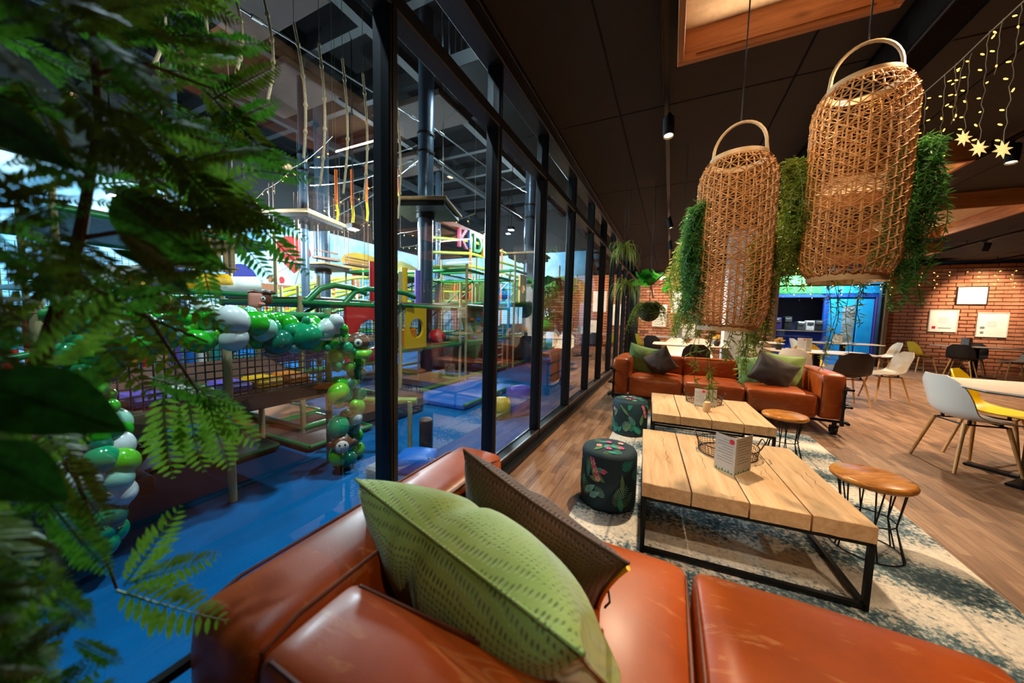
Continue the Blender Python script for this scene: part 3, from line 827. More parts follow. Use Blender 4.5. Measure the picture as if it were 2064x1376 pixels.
# ---- stools with round wooden seats
HONEY = wood_mat('honey_wood', (140, 74, 20), (222, 150, 66), (3, 12, 12), 1.7, 0.25, 0.05, 0.03, (84, 42, 14))
def stool(label, loc, rz):
    o = thing('wire_stool', label, 'stool', loc, rz, 'round wire stools')
    H = 0.40; r = 0.165
    MB().lathe([(0.02, H - 0.035), (r - 0.012, H - 0.035), (r - 0.002, H - 0.026), (r, H - 0.014), (r - 0.005, H - 0.004), (r - 0.016, H), (0.001, H + 0.001)], 40).build('seat', HONEY, o, angle=50)
    def ring(rad, z, th=0.0035, n=36): return MB().tube([(rad * math.cos(2 * PI * k / n), rad * math.sin(2 * PI * k / n), z) for k in range(n)], th, 6, closed=True)
    ring(r - 0.035, H - 0.039).build('seat_ring', BLACK, o)
    ring(0.105, 0.17).build('waist_ring', BLACK, o)
    ring(0.145, 0.0045).build('foot_ring', BLACK, o)
    for k in range(6):
        a = 2 * PI * k / 6
        for da in (-0.07, 0.07):
            MB().tube([((r - 0.035) * math.cos(a + da * 1.6), (r - 0.035) * math.sin(a + da * 1.6), H - 0.039), (0.105 * math.cos(a), 0.105 * math.sin(a), 0.17), (0.145 * math.cos(a + da), 0.145 * math.sin(a + da), 0.0045)], 0.0036, 6).build('wire_leg', BLACK, o)
    return o
stool('nearer stool with a glossy round wooden seat on thin black wires', (1.005, 2.36, 0.0095), 0.4)
stool('farther stool with a round wooden seat, before the far sofa', (0.945, 3.60, 0.0095), 0.1)

# pillows on the far sofa
sy = 5.25
pillow('sage green pillow in the left corner of the far sofa', SAGEF, (-0.36, 5.24, 0.61), (1, 0.06, -0.22), (0.12, 0.22, 0.9), 0.42, 0.42, 0.08, PF, 0.0, seed=11)
pillow('chocolate brown pillow standing on its corner beside the sage green one', BROWNF, (-0.10, 5.10, 0.60), (1, 0.0, 0.62), (-0.55, 0.28, 0.95), 0.36, 0.36, 0.075, PF, 0.0, seed=12)
pillow('dark brown pillow tilted on its corner at the right of the far sofa', DARKF, (1.16, 4.98, 0.60), (1, 0.05, -0.45), (0.45, 0.35, 0.85), 0.46, 0.38, 0.085, PF, 0.0, seed=13)
pillow('light green pillow behind the tilted dark one on the far sofa', GREENF, (1.29, 5.16, 0.60), (1, 0.0, -0.1), (0.1, 0.25, 0.9), 0.44, 0.44, 0.08, PF, 0.0, seed=14)
pillow('sage green pillow peeping out under the tilted dark one on the far sofa', SAGEF, (1.02, 5.17, 0.57), (1, -0.05, 0.12), (-0.1, 0.28, 0.9), 0.40, 0.40, 0.07, PF, 0.0, seed=15)
# ================================================================== under the cafe ceiling
PINE = wood_mat('knotty_wood', (146, 84, 40), (196, 128, 72), (2.2, 26, 26), 1.4, 0.5, 0.08, 0.06, (104, 54, 24))
PINEY = wood_mat('knotty_wood_y', (146, 84, 40), (196, 128, 72), (26, 2.2, 26), 1.4, 0.5, 0.08, 0.06, (104, 54, 24))
FELT = pm('cream_acoustic_felt', (214, 186, 152), (196, 168, 136), 30, 0.95, bump=0.3, bscale=90)
FW_ = pm('added_strip_housing', (180, 170, 160), rough=0.5)
def wood_box(label, x0, x1, y0, y1, zb=2.74):
    o = thing('ceiling_box', label, 'ceiling frame', ((x0 + x1) / 2, (y0 + y1) / 2, zb), 0, 'wooden frames hung under the ceiling')
    hx, hy, h, t_ = (x1 - x0) / 2, (y1 - y0) / 2, CZ - zb - 0.002, 0.035
    for sg in (-1, 1):
        MB().bb((0, sg * (hy - t_ / 2), h / 2), (2 * hx, t_, h), 0.003).build('side_board', PINE, o, smooth=False)
        MB().bb((sg * (hx - t_ / 2), 0, h / 2), (t_, 2 * hy - 2 * t_, h), 0.003).build('side_board', PINEY, o, smooth=False)
    MB().box((0, 0, h - 0.02), (2 * hx - 2 * t_, 2 * hy - 2 * t_, 0.03)).build('felt_panel', FELT, o, smooth=False)
    for sg in (-1, 1):   # invented strips with area lights, added to brighten panel and boards
        MB().box((0, sg * (hy - t_ - 0.006), 0.03), (2 * hx - 0.2, 0.012, 0.012)).build('added_strip', PINE, o, smooth=False)
        light('AREA', ((x0 + x1) / 2, (y0 + y1) / 2 + sg * (hy - t_ - 0.016), zb + 0.04), 1.3 * LK, WARM, ((x0 + x1) / 2, (y0 + y1) / 2 - sg * 0.3, zb + 0.12), (2 * hx - 0.25, 0.02), name='box_fill_light')
    return o
wood_box('wood framed ceiling box with a cream panel, nearest and directly above the low tables', -0.05, 0.92, 1.0, 2.36)
wood_box('wood framed ceiling box beyond the star lights', 1.45, 2.46, 4.70, 6.0)
wood_box('wide wood framed ceiling box with a pale panel in front of the brick wall', 2.75, 4.13, 6.52, 8.48)
wood_box('small distant wood framed ceiling box close to the brick wall', 3.3, 4.98, 10.1, 11.4)
# dark beam wrapped in netting
bo = thing('dark_ceiling_beam', 'dark netted beam running along the ceiling right of the lanterns', 'beam', (1.17, 2.6, 2.70))
MB().bb((0, 0, 0.123), (0.17, 6.4, 0.244), 0.01).build('beam_core', pm('net_beam', (26, 18, 12), (12, 9, 7), 40, 1.0, bump=1.0, bscale=70, spec=0.1), bo, smooth=False)
for sg in (-1, 1): MB().tube([(sg * 0.075, -3.2, -0.004), (sg * 0.075, 3.2, -0.004)], 0.006, 6).build('edge_rope', pm('dark_rope', (40, 30, 24), rough=0.9), bo)
# lighting tracks and spots
TRACKM = pm('track_metal', (66, 52, 42), rough=0.3, metal=0.7)
def track(label, x, y0, y1):
    o = thing('lighting_track', label, 'lighting track', (x, (y0 + y1) / 2, 2.86), 0, 'lighting tracks')
    L = y1 - y0
    MB().box((-0.016, 0, 0), (0.004, L, 0.035)).box((0.016, 0, 0), (0.004, L, 0.035)).box((0, 0, 0.0155), (0.03, L, 0.004)).build('track_rail', TRACKM, o, smooth=False)
    n = int(L / 2) + 1
    for k in range(n):
        MB().tube([(0, -L / 2 + 0.1 + k * (L - 0.2) / max(1, n - 1), 0.017), (0, -L / 2 + 0.1 + k * (L - 0.2) / max(1, n - 1), 0.088)], 0.006, 6).build('hanger', BLACK, o)
    return o
track('slim bronze lighting track above the glass side of the lounge', -0.12, -0.6, 12.0)
track('black lighting track above the cafe tables on the right', 2.62, 2.2, 10.0)
track('lighting track close to the brick wall', 5.30, 6.0, 12.2)
track('short lighting track over the framed certificates', 7.10, 10.6, 12.6)
track('lighting track behind the viewer', 1.60, -0.6, 1.2)
LENS = pm('lamp_lens', (255, 214, 160), emit=14, ecol=(255, 208, 150))
names = ['nearest', 'second', 'third', 'last', 'first', 'second', 'third', 'first', 'second', 'only', 'front', 'rear', 'extra', 'hindmost', 'single']
where = ['on the bronze track'] * 4 + ['on the black track'] * 3 + ['on the track toward the brick wall'] * 2 + ['lighting the framed certificates', 'above the near sofa', 'behind the viewer', 'added on the bronze track, out of view, to brighten the lower lantern', 'added behind the viewer, out of view, to brighten the pillows', 'fixed beside the dark beam above the lanterns']
spot0 = None
for k, (x, y, z, tg, e, a) in enumerate(SPOTS):
    d = (V(tg) - V((x, y, z))).normalized()
    q = d.to_track_quat('-Z', 'Y').to_matrix()
    o = thing('spot_lamp', '%s black cylindrical spot lamp %s' % (names[k], where[k]), 'spot lamp', (x, y, z), 0, 'track spot lamps')
    MB().lathe([(0.038, 0.085), (0.042, 0.08), (0.042, -0.075), (0.036, -0.078), (0.034, -0.06)], 18, (0, 0, 0), q).build('can', BLACKM, o)
    MB().lathe([(0.0005, -0.0615), (0.034, -0.061), (0.0345, -0.06)], 18, (0, 0, 0), q).build('lens', LENS, o)
    MB().tube([(0, 0, 0), (-0.0, 0.06, 0.03), (0, 0.06, 0.08), (0, 0.06, 0.105)], 0.007, 6).box((0, 0.06, 0.1115), (0.026, 0.09, 0.02)).build('bracket', BLACKM, o)

# ---- icicle lights
BULB = pm('warm_bulb', (255, 214, 110), emit=7, ecol=(255, 186, 70))
STARM = pm('star_plastic', (238, 226, 170), rough=0.2, emit=0.9, ecol=(255, 220, 140))
WIRE = pm('clear_wire', (150, 136, 110), rough=0.4)
bulbme = MB().ell((0, 0, 0), (0.003, 0.003, 0.008), 8, 6).mesh('bulb', BULB)
starme = None
def star_mesh(R_):
    m = MB(); vs = []
    for i in range(16):
        r = R_ if i % 2 == 0 else R_ * 0.45
        vs.append((r * math.cos(PI * i / 8 + 0.2), 0, r * math.sin(PI * i / 8 + 0.2)))
    vs += [(0, -0.012, 0), (0, 0.012, 0)]
    m.add(vs, [((i + 1) % 16, i, 16) for i in range(16)] + [(i, (i + 1) % 16, 17) for i in range(16)])
    return m.mesh('star', STARM, False)
def icicle(label, top, drops, group='warm string lights', wire_r=0.0028, bs=1.0, stars=(), step=0.06, loose=True):
    'top: points of the carrying wire; drops: (top point, bottom point)'
    c = V(top[0])
    o = thing('string_lights', label, 'string lights', c, 0, group)
    MB().tube([V(p) - c for p in top], wire_r, 5).build('carrying_wire', WIRE, o)
    for i, (a, b) in enumerate(drops):
        a, b = V(a), V(b); L = (b - a).length; n = max(3, int(L / 0.03))
        pts = [a.lerp(b, k / n) + V((0.004 * math.sin(k * 2.1 + i), 0.004 * math.cos(k * 1.7 + i), 0)) - c for k in range(n + 1)]
        MB().tube(pts, wire_r * 0.55, 4).build('drop_wire', WIRE, o)
        m = max(1, int(L / step))
        for k in range(m):
            f_ = (k + 0.7) / m
            p = a.lerp(b, min(f_, 1)) - c; an = rnd.uniform(0, 6.28); ln = 0.016 * bs if loose else 0.004
            q = p + V((math.cos(an) * ln, math.sin(an) * ln, 0.006))
            inst('bulb', bulbme, o, q, (0, PI / 2 * rnd.uniform(0.4, 1.0), an), (bs, bs, bs))
        if i in stars:
            inst('star_pendant', star_mesh(0.042), o, b - c + V((0, 0, -0.02)), (0, 0, rnd.uniform(0.3, 1.0)))
    return o
SX = 1.285
dr = [((2060, 5), (2022, 292)), ((1993, 62), (1974, 290)), ((1956, 108), (1943, 270)), ((1926, 128), (1926, 245)), ((1906, 150), (1893, 325)), ((1866, 185), (1857, 365)), ((1832, 215), (1826, 325)), ((1943, 118), (1917, 250)), ((2020, 38), (2006, 150))]
D3 = [(atx(a[0], a[1], SX), atx(b[0], b[1], SX)) for a, b in dr]
icicle('near icicle light string with glittering star pendants at the upper right', [atx(2160, -90, SX), atx(2064, 2, SX), atx(1990, 70, SX), atx(1930, 128, SX), atx(1880, 172, SX), atx(1815, 228, SX), atx(1740, 285, SX)], D3, stars=(0, 1, 2, 5))
def row(label, x0, x1, y0, y1, z, n, lens, bs, step, hang=2.955):
    tp = [(x0 + (x1 - x0) * k / 12, y0 + (y1 - y0) * k / 12, z - 0.05 * math.sin(PI * ((k * 3 / 12) % 1))) for k in range(13)]
    dd = []
    for k in range(n):
        f_ = (k + 0.5) / n; p = V((x0 + (x1 - x0) * f_, y0 + (y1 - y0) * f_, z - 0.03))
        dd.append((p, p - V((0, 0, lens[k % len(lens)]))))
    o = icicle(label, tp, dd, bs=bs, step=step, wire_r=0.004)
    for q in (tp[0], tp[-1]):
        MB().tube([V(q) - V(tp[0]), V((q[0], q[1], hang)) - V(tp[0])], 0.003, 4).build('hanger_wire', WIRE, o)
    return o
row('icicle lights strung along the top of the brick wall', 5.6, 9.6, 12.85, 12.85, 2.72, 15, [0.35, 0.42, 0.5, 0.18, 0.1], 2.2, 0.09)
row('icicle lights hanging across the blue kiosk opening', 3.0, 5.5, 12.7, 12.8, 2.74, 12, [0.55, 0.7, 0.62, 0.8, 0.4], 2.4, 0.1)
row('icicle lights glowing between the two wicker lanterns', 1.35, 2.0, 6.2, 7.2, 2.62, 7, [0.5, 0.62, 0.4], 1.6, 0.07)

# ---- big wicker lanterns
CANE = pm('cane', (212, 160, 98), (180, 124, 66), 26, 0.6)
CANE2 = pm('bent_cane_handle', (206, 180, 140), (186, 150, 104), 12, 0.5)
def lantern_parts():
    H, R0 = 0.84, 0.168
    def rad(z):
        f_ = z / H
        if f_ < 0.12: return 0.130 + (R0 - 0.130) * math.sin(f_ / 0.12 * PI / 2)
        if f_ > 0.86: return 0.118 + (R0 - 0.118) * math.cos((f_ - 0.86) / 0.14 * PI / 2) ** 0.8
        return R0
    N, K = 32, 33
    m = MB()
    for i in range(N):
        a = 2 * PI * i / N
        m.tube([((rad(z) + (0.0015 if k % 2 else -0.0015)) * math.cos(a), (rad(z) + (0.0015 if k % 2 else -0.0015)) * math.sin(a), z) for k, z in enumerate([H * j / 22 for j in range(23)])], 0.0034, 5, cap=False)
    for k in range(1, K):
        z0 = H * k / K
        pts = []
        for i in range(4 * N):
            a = 2 * PI * i / (4 * N); tri = abs(((i / 4 + k) % 2) - 1)
            r_ = rad(z0) + 0.0035 * math.cos(PI * i / 4 + k * PI)
            pts.append((r_ * math.cos(a), r_ * math.sin(a), z0 + 0.021 * (tri - 0.5)))
        m.tube(pts, 0.0026, 5, closed=True)
        m.tube([((rad(z0) + 0.0008) * math.cos(2 * PI * i / 64), (rad(z0) + 0.0008) * math.sin(2 * PI * i / 64), z0 + 0.0125) for i in range(64)], 0.0017, 4, closed=True)
    weave = m.mesh('weave', CANE)
    def ring(r, z, w_, h_):
        return MB().lathe([(r - w_, z), (r, z), (r + 0.001, z + h_ / 2), (r, z + h_), (r - w_, z + h_), (r - w_, z)], 40, cap=False)
    rims = [ring(0.136, -0.012, 0.012, 0.03).mesh('base_rim', CANE2), ring(0.125, H - 0.012, 0.010, 0.026).mesh('top_rim', CANE2)]
    hp = [(0.112 * math.cos(t_), 0, H + 0.05 + 0.135 * math.sin(t_)) for t_ in [PI * k / 16 for k in range(17)]]
    hp = [(0.122, 0, H - 0.03)] + hp + [(-0.122, 0, H - 0.03)]
    hm = MB()
    hm.tube(hp, 0.0075, 8)
    return weave, rims, hm.mesh('handle', CANE2)
LW, LR, LH = lantern_parts()
def lantern(label, x, y, z, rz, s=1.0):
    o = thing('wicker_lantern', label, 'lantern', (x, y, z), rz, 'woven cane lanterns')
    e = inst('weave', LW, o, scale=(s, s, s)); e['kind'] = 'stuff'
    for me in LR: inst(me.name.split('.')[0], me, o, scale=(s, s, s))
    inst('handle', LH, o, scale=(s, s, s))
    top = CZ - z - (0.03 if z > 0 and not (0 < x < 0.9 and 1.0 < y < 2.36) else 0.06)
    MB().tube([(0, 0, (0.84 + 0.192) * s), (0, 0, top)], 0.0035, 6).build('cord', BLACKM, o)
    MB().lathe([(0.03, top - 0.012), (0.034, top - 0.006), (0.034, top)], 16).build('ceiling_rose', BLACKM, o)
    return o
LA = (0.262, 2.045, 1.165); LB = (0.712, 2.05, 1.405)
lantern('lower woven cane lantern hanging above the nearer low table', *LA, math.radians(-18))
lantern('higher woven cane lantern hanging to the right, tilted in view', *LB, math.radians(-10))
lantern('small woven lantern hanging before the brick wall at the right edge', 7.55, 11.2, 1.42, 0.3, 1.0)

# ================================================================== cafe tables and chairs
SHELL = {'white': pm('shell_white', (228, 214, 194), rough=0.4), 'grey': pm('shell_pale_grey', (200, 194, 186), rough=0.38), 'yellow': pm('shell_yellow', (238, 196, 8), rough=0.4), 'mustard': pm('shell_mustard', (196, 156, 20), rough=0.42), 'black': pm('shell_black', (34, 28, 26), rough=0.45)}
BEECH = wood_mat('beech_leg', (196, 140, 74), (224, 172, 104), (20, 20, 2), 1.5, 0.45, 0.04)
def shell_mesh(n=16, m=14):
    prof = [(0.225, 0.418), (0.19, 0.43), (0.10, 0.428), (0.0, 0.424), (-0.09, 0.430), (-0.155, 0.452), (-0.198, 0.495), (-0.222, 0.56), (-0.240, 0.64), (-0.258, 0.72), (-0.272, 0.795)]
    wid = [0.36, 0.415, 0.445, 0.455, 0.455, 0.45, 0.445, 0.44, 0.425, 0.37, 0.20]
    curl = [0.0, 0.004, 0.014, 0.024, 0.034, 0.046, 0.056, 0.058, 0.05, 0.035, 0.012]
    P = len(prof) - 1
    def samp(arr, u):
        x = u * P; i = min(int(x), P - 1); f_ = x - i
        p0, p1, p2, p3 = arr[max(i - 1, 0)], arr[i], arr[i + 1], arr[min(i + 2, P)]
        def cr(a, b, c, d): return 0.5 * (2 * b + (c - a) * f_ + (2 * a - 5 * b + 4 * c - d) * f_ ** 2 + (3 * b - a - 3 * c + d) * f_ ** 3)
        return tuple(cr(*q) for q in zip(p0, p1, p2, p3)) if isinstance(p0, tuple) else cr(p0, p1, p2, p3)
    def pt(u, v, off):
        y, z = samp(prof, u); y2, z2 = samp(prof, min(1, u + 0.01)); y1, z1 = samp(prof, max(0, u - 0.01))
        ty, tz = y2 - y1, z2 - z1; L = math.hypot(ty, tz) or 1; ny, nz = tz / L, -ty / L   # towards the sitter
        s = 2 * v - 1; w_ = samp(wid, u); c = samp(curl, u)
        bow = c * s * s * 1.25
        return V((s * w_ / 2, y + ny * (bow + off), z + nz * (bow + off)))
    b = MB()
    b.grid(lambda u, v: pt(u, v, 0.0), n + 4, m); b.grid(lambda u, v: pt(u, v, -0.008), n + 4, m, True)
    nv = m + 1; nu = n + 5; o2 = nu * nv
    e = [i * nv for i in range(nu)] + [(nu - 1) * nv + j for j in range(1, nv)] + [i * nv + nv - 1 for i in range(nu - 2, -1, -1)] + [j for j in range(nv - 2, 0, -1)]
    for i in range(len(e)):
        a, c = e[i], e[(i + 1) % len(e)]; b.f.append((a, c, c + o2, a + o2))
    return b
legm = [MB().tube([(sx * 0.135, sy * 0.13 - 0.01, 0.405), (sx * 0.215, sy * 0.205 - 0.02, 0.0)], [0.0145, 0.0105], 10).mesh('leg', BEECH) for sx in (-1, 1) for sy in (-1, 1)]
subm = MB()
for sx in (-1, 1): subm.tube([(sx * 0.14, -0.145, 0.40), (sx * 0.14, 0.125, 0.40)], 0.007, 6)
for sy in (-0.145, 0.125): subm.tube([(-0.14, sy, 0.398), (0.14, sy, 0.398)], 0.007, 6)
for sx in (-1, 1):
    for sy in (-0.10, 0.09): subm.tube([(sx * 0.12, sy, 0.398), (sx * 0.12, sy, 0.432)], 0.012, 8)
subm = subm.mesh('seat_support', BLACK)
shells = {}
def chair(label, color, x, y, face):
    'face: heading of the sitter in degrees, 0 = +x'
    o = thing('shell_chair', label, 'chair', (x, y, 0), math.radians(face - 90), 'moulded shell chairs with beech legs')
    if color not in shells: shells[color] = shell_mesh().mesh('shell', SHELL[color], angle=60)
    inst('shell', shells[color], o)
    for me in legm: inst('leg', me, o)
    inst('seat_support', subm, o)
    return o
TOPM = pm('pale_laminate', (226, 206, 188), (216, 196, 178), 6, 0.35)
EDGE = pm('black_edge', (40, 34, 32), rough=0.5)
def cafe_table(label, x, y, rz=0.0, sx=0.96, sy=0.96, cut=0.17, square=False):
    o = thing('cafe_table', label, 'table', (x, y, 0), rz, 'pedestal cafe tables')
    hx, hy = sx / 2, sy / 2
    out = [(-hx + cut, -hy), (hx - cut, -hy), (hx, -hy + cut), (hx, hy - cut), (hx - cut, hy), (-hx + cut, hy), (-hx, hy - cut), (-hx, -hy + cut)]
    MB().poly([(a, b, 0.722) for a, b in out], (0, 0, 1), 0.012).build('tabletop', TOPM, o, smooth=False)
    MB().poly([(a * 0.985, b * 0.985, 0.712) for a, b in out], (0, 0, 1), 0.01).build('edge_band', EDGE, o, smooth=False)
    MB().bb((0, 0, 0.365), (0.09, 0.09, 0.69), 0.008).build('column', BLACK, o, smooth=False)
    for k in range(2):
        MB().bb((0, 0, 0.012 + 0.0005 * k), (0.66, 0.09, 0.022), 0.006, M.Rotation(PI / 4 + k * PI / 2, 3, 'Z')).build('foot_bar', BLACK, o, smooth=False)
    MB().box((0, 0, 0.705), (0.36, 0.36, 0.012)).build('top_plate', BLACK, o, smooth=False)
    return o
cafe_table('pale angular cafe table with the grey and the yellow chair, nearest at the right', 2.64, 4.06)
chair('pale grey shell chair at the nearest cafe table, its back to the viewer', 'grey', 2.36, 4.20, 8)
chair('bright yellow shell chair at the nearest cafe table', 'yellow', 2.74, 4.62, -40)
cafe_table('pale cafe table behind the far sofa, between the dark and the cream chair', 2.25, 7.25, 0, 1.35, 0.8, 0.1)
chair('dark brown shell chair seen from behind, beside the far sofa', 'black', 2.42, 6.62, 95)
chair('cream shell chair right of the dark one, facing left', 'white', 3.12, 7.30, 185)
chair('cream shell chair left of the dark one, behind the far sofa', 'white', 1.93, 6.95, 60)
chair('mustard shell chair behind the cafe table by the far sofa', 'mustard', 2.45, 8.25, 265)
cafe_table('round-cornered cafe table before the blue kiosk', 3.9, 11.0, 0, 1.3, 0.8, 0.1)
chair('cream shell chair right of the table before the blue kiosk', 'white', 4.72, 11.15, 180)
chair('cream shell chair left of the table before the blue kiosk', 'white', 3.08, 10.75, 10)
chair('second cream shell chair left of the table before the blue kiosk', 'white', 3.22, 11.35, 10)
cafe_table('cafe table under the framed certificates at the brick wall', 6.75, 12.15, 0, 1.3, 0.8, 0.1)
chair('mustard shell chair left of the table under the certificates', 'mustard', 6.0, 12.45, 5)
chair('black shell chair at the near side of the table under the certificates', 'black', 6.38, 11.85, 50)
chair('black shell chair at the far side of the table under the certificates', 'black', 6.95, 12.6, 235)
chair('cream shell chair right of the table under the certificates', 'white', 7.3, 12.0, 170)
cafe_table('long pale cafe table behind the back of the far sofa', 0.35, 7.35, 0, 1.3, 0.8, 0.08)
chair('black shell chair directly behind the far sofa', 'black', 0.42, 6.72, 92)
chair('cream shell chair behind the long pale table, first from the glass', 'white', 0.12, 8.15, 268)
chair('cream shell chair behind the long pale table, second from the glass', 'white', 0.62, 8.3, 275)
cafe_table('farthest cafe table near the brick wall left of the white pillar', 0.15, 10.3, 0, 1.3, 0.8, 0.08)
chair('yellow shell chair beside the farthest table by the glass', 'mustard', -0.62, 10.1, 20)
chair('black shell chair beside the farthest table by the glass', 'black', -0.35, 9.5, 70)
chair('cream shell chair at the farthest table by the brick wall', 'white', 0.9, 10.6, 180)
chair('cream shell chair right of the white pillar', 'white', 1.75, 8.9, 90)
cafe_table('cafe table half hidden right of the white pillar', 1.75, 9.7, 0, 1.2, 0.8, 0.08)
# white pillar
pc = MB().bb((0, 0, 1.475), (0.40, 0.40, 2.95), 0.008).build('pillar', pm('white_plaster', (206, 214, 222), (196, 204, 212), 4, 0.8), loc=(1.14, 7.75, 0), smooth=False)
tag(pc, 'square white pillar behind the far sofa', 'pillar')
# little menus and flower pots on the cafe tables
for (x, y, lb) in [(6.55, 12.1, 'white menu cards on the table under the certificates'), (3.75, 10.9, 'white menu card on the table before the blue kiosk'), (2.05, 7.15, 'white menu card on the table behind the far sofa'), (0.2, 10.2, 'white menu card on the farthest table by the glass')]:
    menu(lb, (x - 0.1, y - 0.02), (x, y - 0.08), (x + 0.1, y), 0.735, 0.22, 'menu cards on the cafe tables')
YEL = pm('yellow_petal', (238, 190, 10), rough=0.6); STEMG = pm('stem_green', (60, 100, 30), rough=0.6)
def flower_pot(label, x, y, z):
    o = thing('flower_pot', label, 'flowers', (x, y, z), 0, 'yellow flowers on the cafe tables')
    MB().lathe([(0.03, 0), (0.042, 0.005), (0.05, 0.08), (0.044, 0.085), (0.04, 0.07)], 14).build('pot', BLACKM, o)
    st = MB(); pe = MB()
    for k in range(7):
        a = 2.4 * k; r = 0.03 + 0.012 * (k % 3); h = 0.14 + 0.02 * (k % 4)
        st.tube([(0, 0, 0.06), (r * 0.5 * math.cos(a), r * 0.5 * math.sin(a), h * 0.7), (r * math.cos(a), r * math.sin(a), h)], 0.003, 5)
        c = V((r * math.cos(a), r * math.sin(a), h))
        for q in range(8):
            b = q * PI / 4
            pe.ell(c + V((0.02 * math.cos(b), 0.02 * math.sin(b), 0.004)), (0.018, 0.009, 0.006), 6, 4, M.Rotation(b, 3, 'Z'))
    st.build('stems', STEMG, o, kind='stuff'); pe.build('petals', YEL, o, kind='stuff')
flower_pot('yellow flowers in a pot left of the white pillar', 0.80, 7.25, 0.735)
flower_pot('yellow flowers in a pot on the table behind the dark tilted pillow', 1.72, 7.2, 0.735)
# ---- framed prints on the bricks
def frame(label, xa, za, xb, zb, mat, wd=0.02):
    o = thing('framed_print', label, 'picture', ((xa + xb) / 2, WY - 0.045, (za + zb) / 2), 0, 'framed prints on the brick walls')
    w_, h_ = abs(xb - xa), abs(za - zb)
    for sg in (-1, 1):
        MB().bb((sg * (w_ / 2 - wd / 2), 0, 0), (wd, 0.03, h_), 0.003).build('frame_bar', mat, o, smooth=False)
        MB().bb((0, 0, sg * (h_ / 2 - wd / 2)), (w_ - 2 * wd, 0.03, wd), 0.003).build('frame_bar', mat, o, smooth=False)
    sh = MB().box((0, 0.005, 0), (w_ - 2 * wd, 0.006, h_ - 2 * wd)).build('print', PAPER, o, smooth=False)
    ln = MB()
    for i in range(4): ln.box((0, 0.0012, h_ * (0.12 - 0.06 * i)), (w_ * (0.34 - 0.05 * (i % 2)), 0.002, h_ * 0.012))
    ln.build('print_lines', INK, sh, smooth=False, kind='stuff')
    return o, sh, w_, h_
FW = pm('white_frame', (226, 214, 200), rough=0.5); FB = pm('dark_frame', (40, 30, 26), rough=0.5)
frame('landscape certificate in a dark frame, top of the three on the bricks', 6.84, 2.28, 7.40, 1.80, FB)
o, sh, w_, h_ = frame('white framed print with a red mark, lower left of the three', 6.38, 1.66, 6.92, 1.06, FW)
MB().box((-w_ * 0.3, 0.001, -h_ * 0.3), (0.07, 0.003, 0.07)).build('red_mark', RED, sh, smooth=False)
MB().box((w_ * 0.08, 0.001, -h_ * 0.32), (0.24, 0.003, 0.02)).build('skyline_mark', INK, sh, smooth=False)
o, sh, w_, h_ = frame('white framed print with grey marks, lower right of the three', 7.26, 1.60, 7.80, 0.96, FW)
MB().box((-w_ * 0.3, 0.001, -h_ * 0.12), (0.08, 0.003, 0.06)).box((-w_ * 0.3, 0.001, -h_ * 0.32), (0.06, 0.003, 0.06)).build('grey_mark', INK, sh, smooth=False, kind='stuff')
frame('tall white framed print on the far bricks, high beside the lower lantern', -0.02, 2.25, 0.50, 1.45, FW)
frame('white framed print on the far bricks, low beside the lower lantern', 0.28, 1.15, 0.80, 0.62, FB)
frame('white framed print on the far bricks behind the hanging moss ball', -0.62, 1.75, -0.14, 0.95, FW)

# ================================================================== kiosk behind the opening
KB = pm('kiosk_blue', (16, 62, 150), (24, 84, 176), 2, 0.5); KP = pm('kiosk_purple', (62, 40, 110), rough=0.5); KC = pm('kiosk_cyan', (10, 150, 214), (40, 176, 226), 2, 0.5)
KG = pm('kiosk_green', (18, 150, 62), (50, 180, 70), 3, 0.5)
ks = thing('kiosk', 'blue kiosk with a green and blue fascia behind the opening in the brick wall', 'kiosk', (4.3, 14.6, 0))
MB().box((0, 0.9, 1.4), (4.2, 0.06, 2.8)).build('back_panel', pm('kiosk_dark', (34, 44, 78), rough=0.6), ks, smooth=False)
MB().bb((-0.5, 0, 2.52), (1.5, 0.08, 0.62), 0.01).build('fascia', KG, ks, smooth=False)
MB().bb((1.0, 0.0, 2.52), (1.5, 0.08, 0.62), 0.01).build('fascia', KC, ks, smooth=False)
MB().bb((0.2, 0.02, 2.14), (3.0, 0.1, 0.12), 0.01).build('fascia_rail', KB, ks, smooth=False)
for x, m_ in [(-1.28, KP), (0.36, KB), (1.62, KP)]:
    MB().bb((x, 0, 1.05), (0.12, 0.12, 2.1), 0.01).build('post', m_, ks, smooth=False)
MB().bb((-0.46, 0, 0.45), (1.5, 0.3, 0.9), 0.01).build('counter_front', KB, ks, smooth=False)
MB().bb((-0.46, -0.05, 0.93), (1.56, 0.45, 0.05), 0.008).build('counter_top', pm('dark_wood_top', (70, 46, 36), rough=0.4), ks, smooth=False)
MB().bb((0.78, 0.05, 1.03), (0.7, 0.06, 2.06), 0.01).build('door_panel', KC, ks, smooth=False)
MB().bb((1.36, 0.05, 1.03), (0.38, 0.06, 2.06), 0.01).build('door_panel', KC, ks, smooth=False)
MB().box((0.95, 0.015, 1.2), (0.3, 0.006, 1.2)).build('poster', pm('poster_print', (112, 80, 50), (168, 190, 196), 3, 0.6), ks, smooth=False)
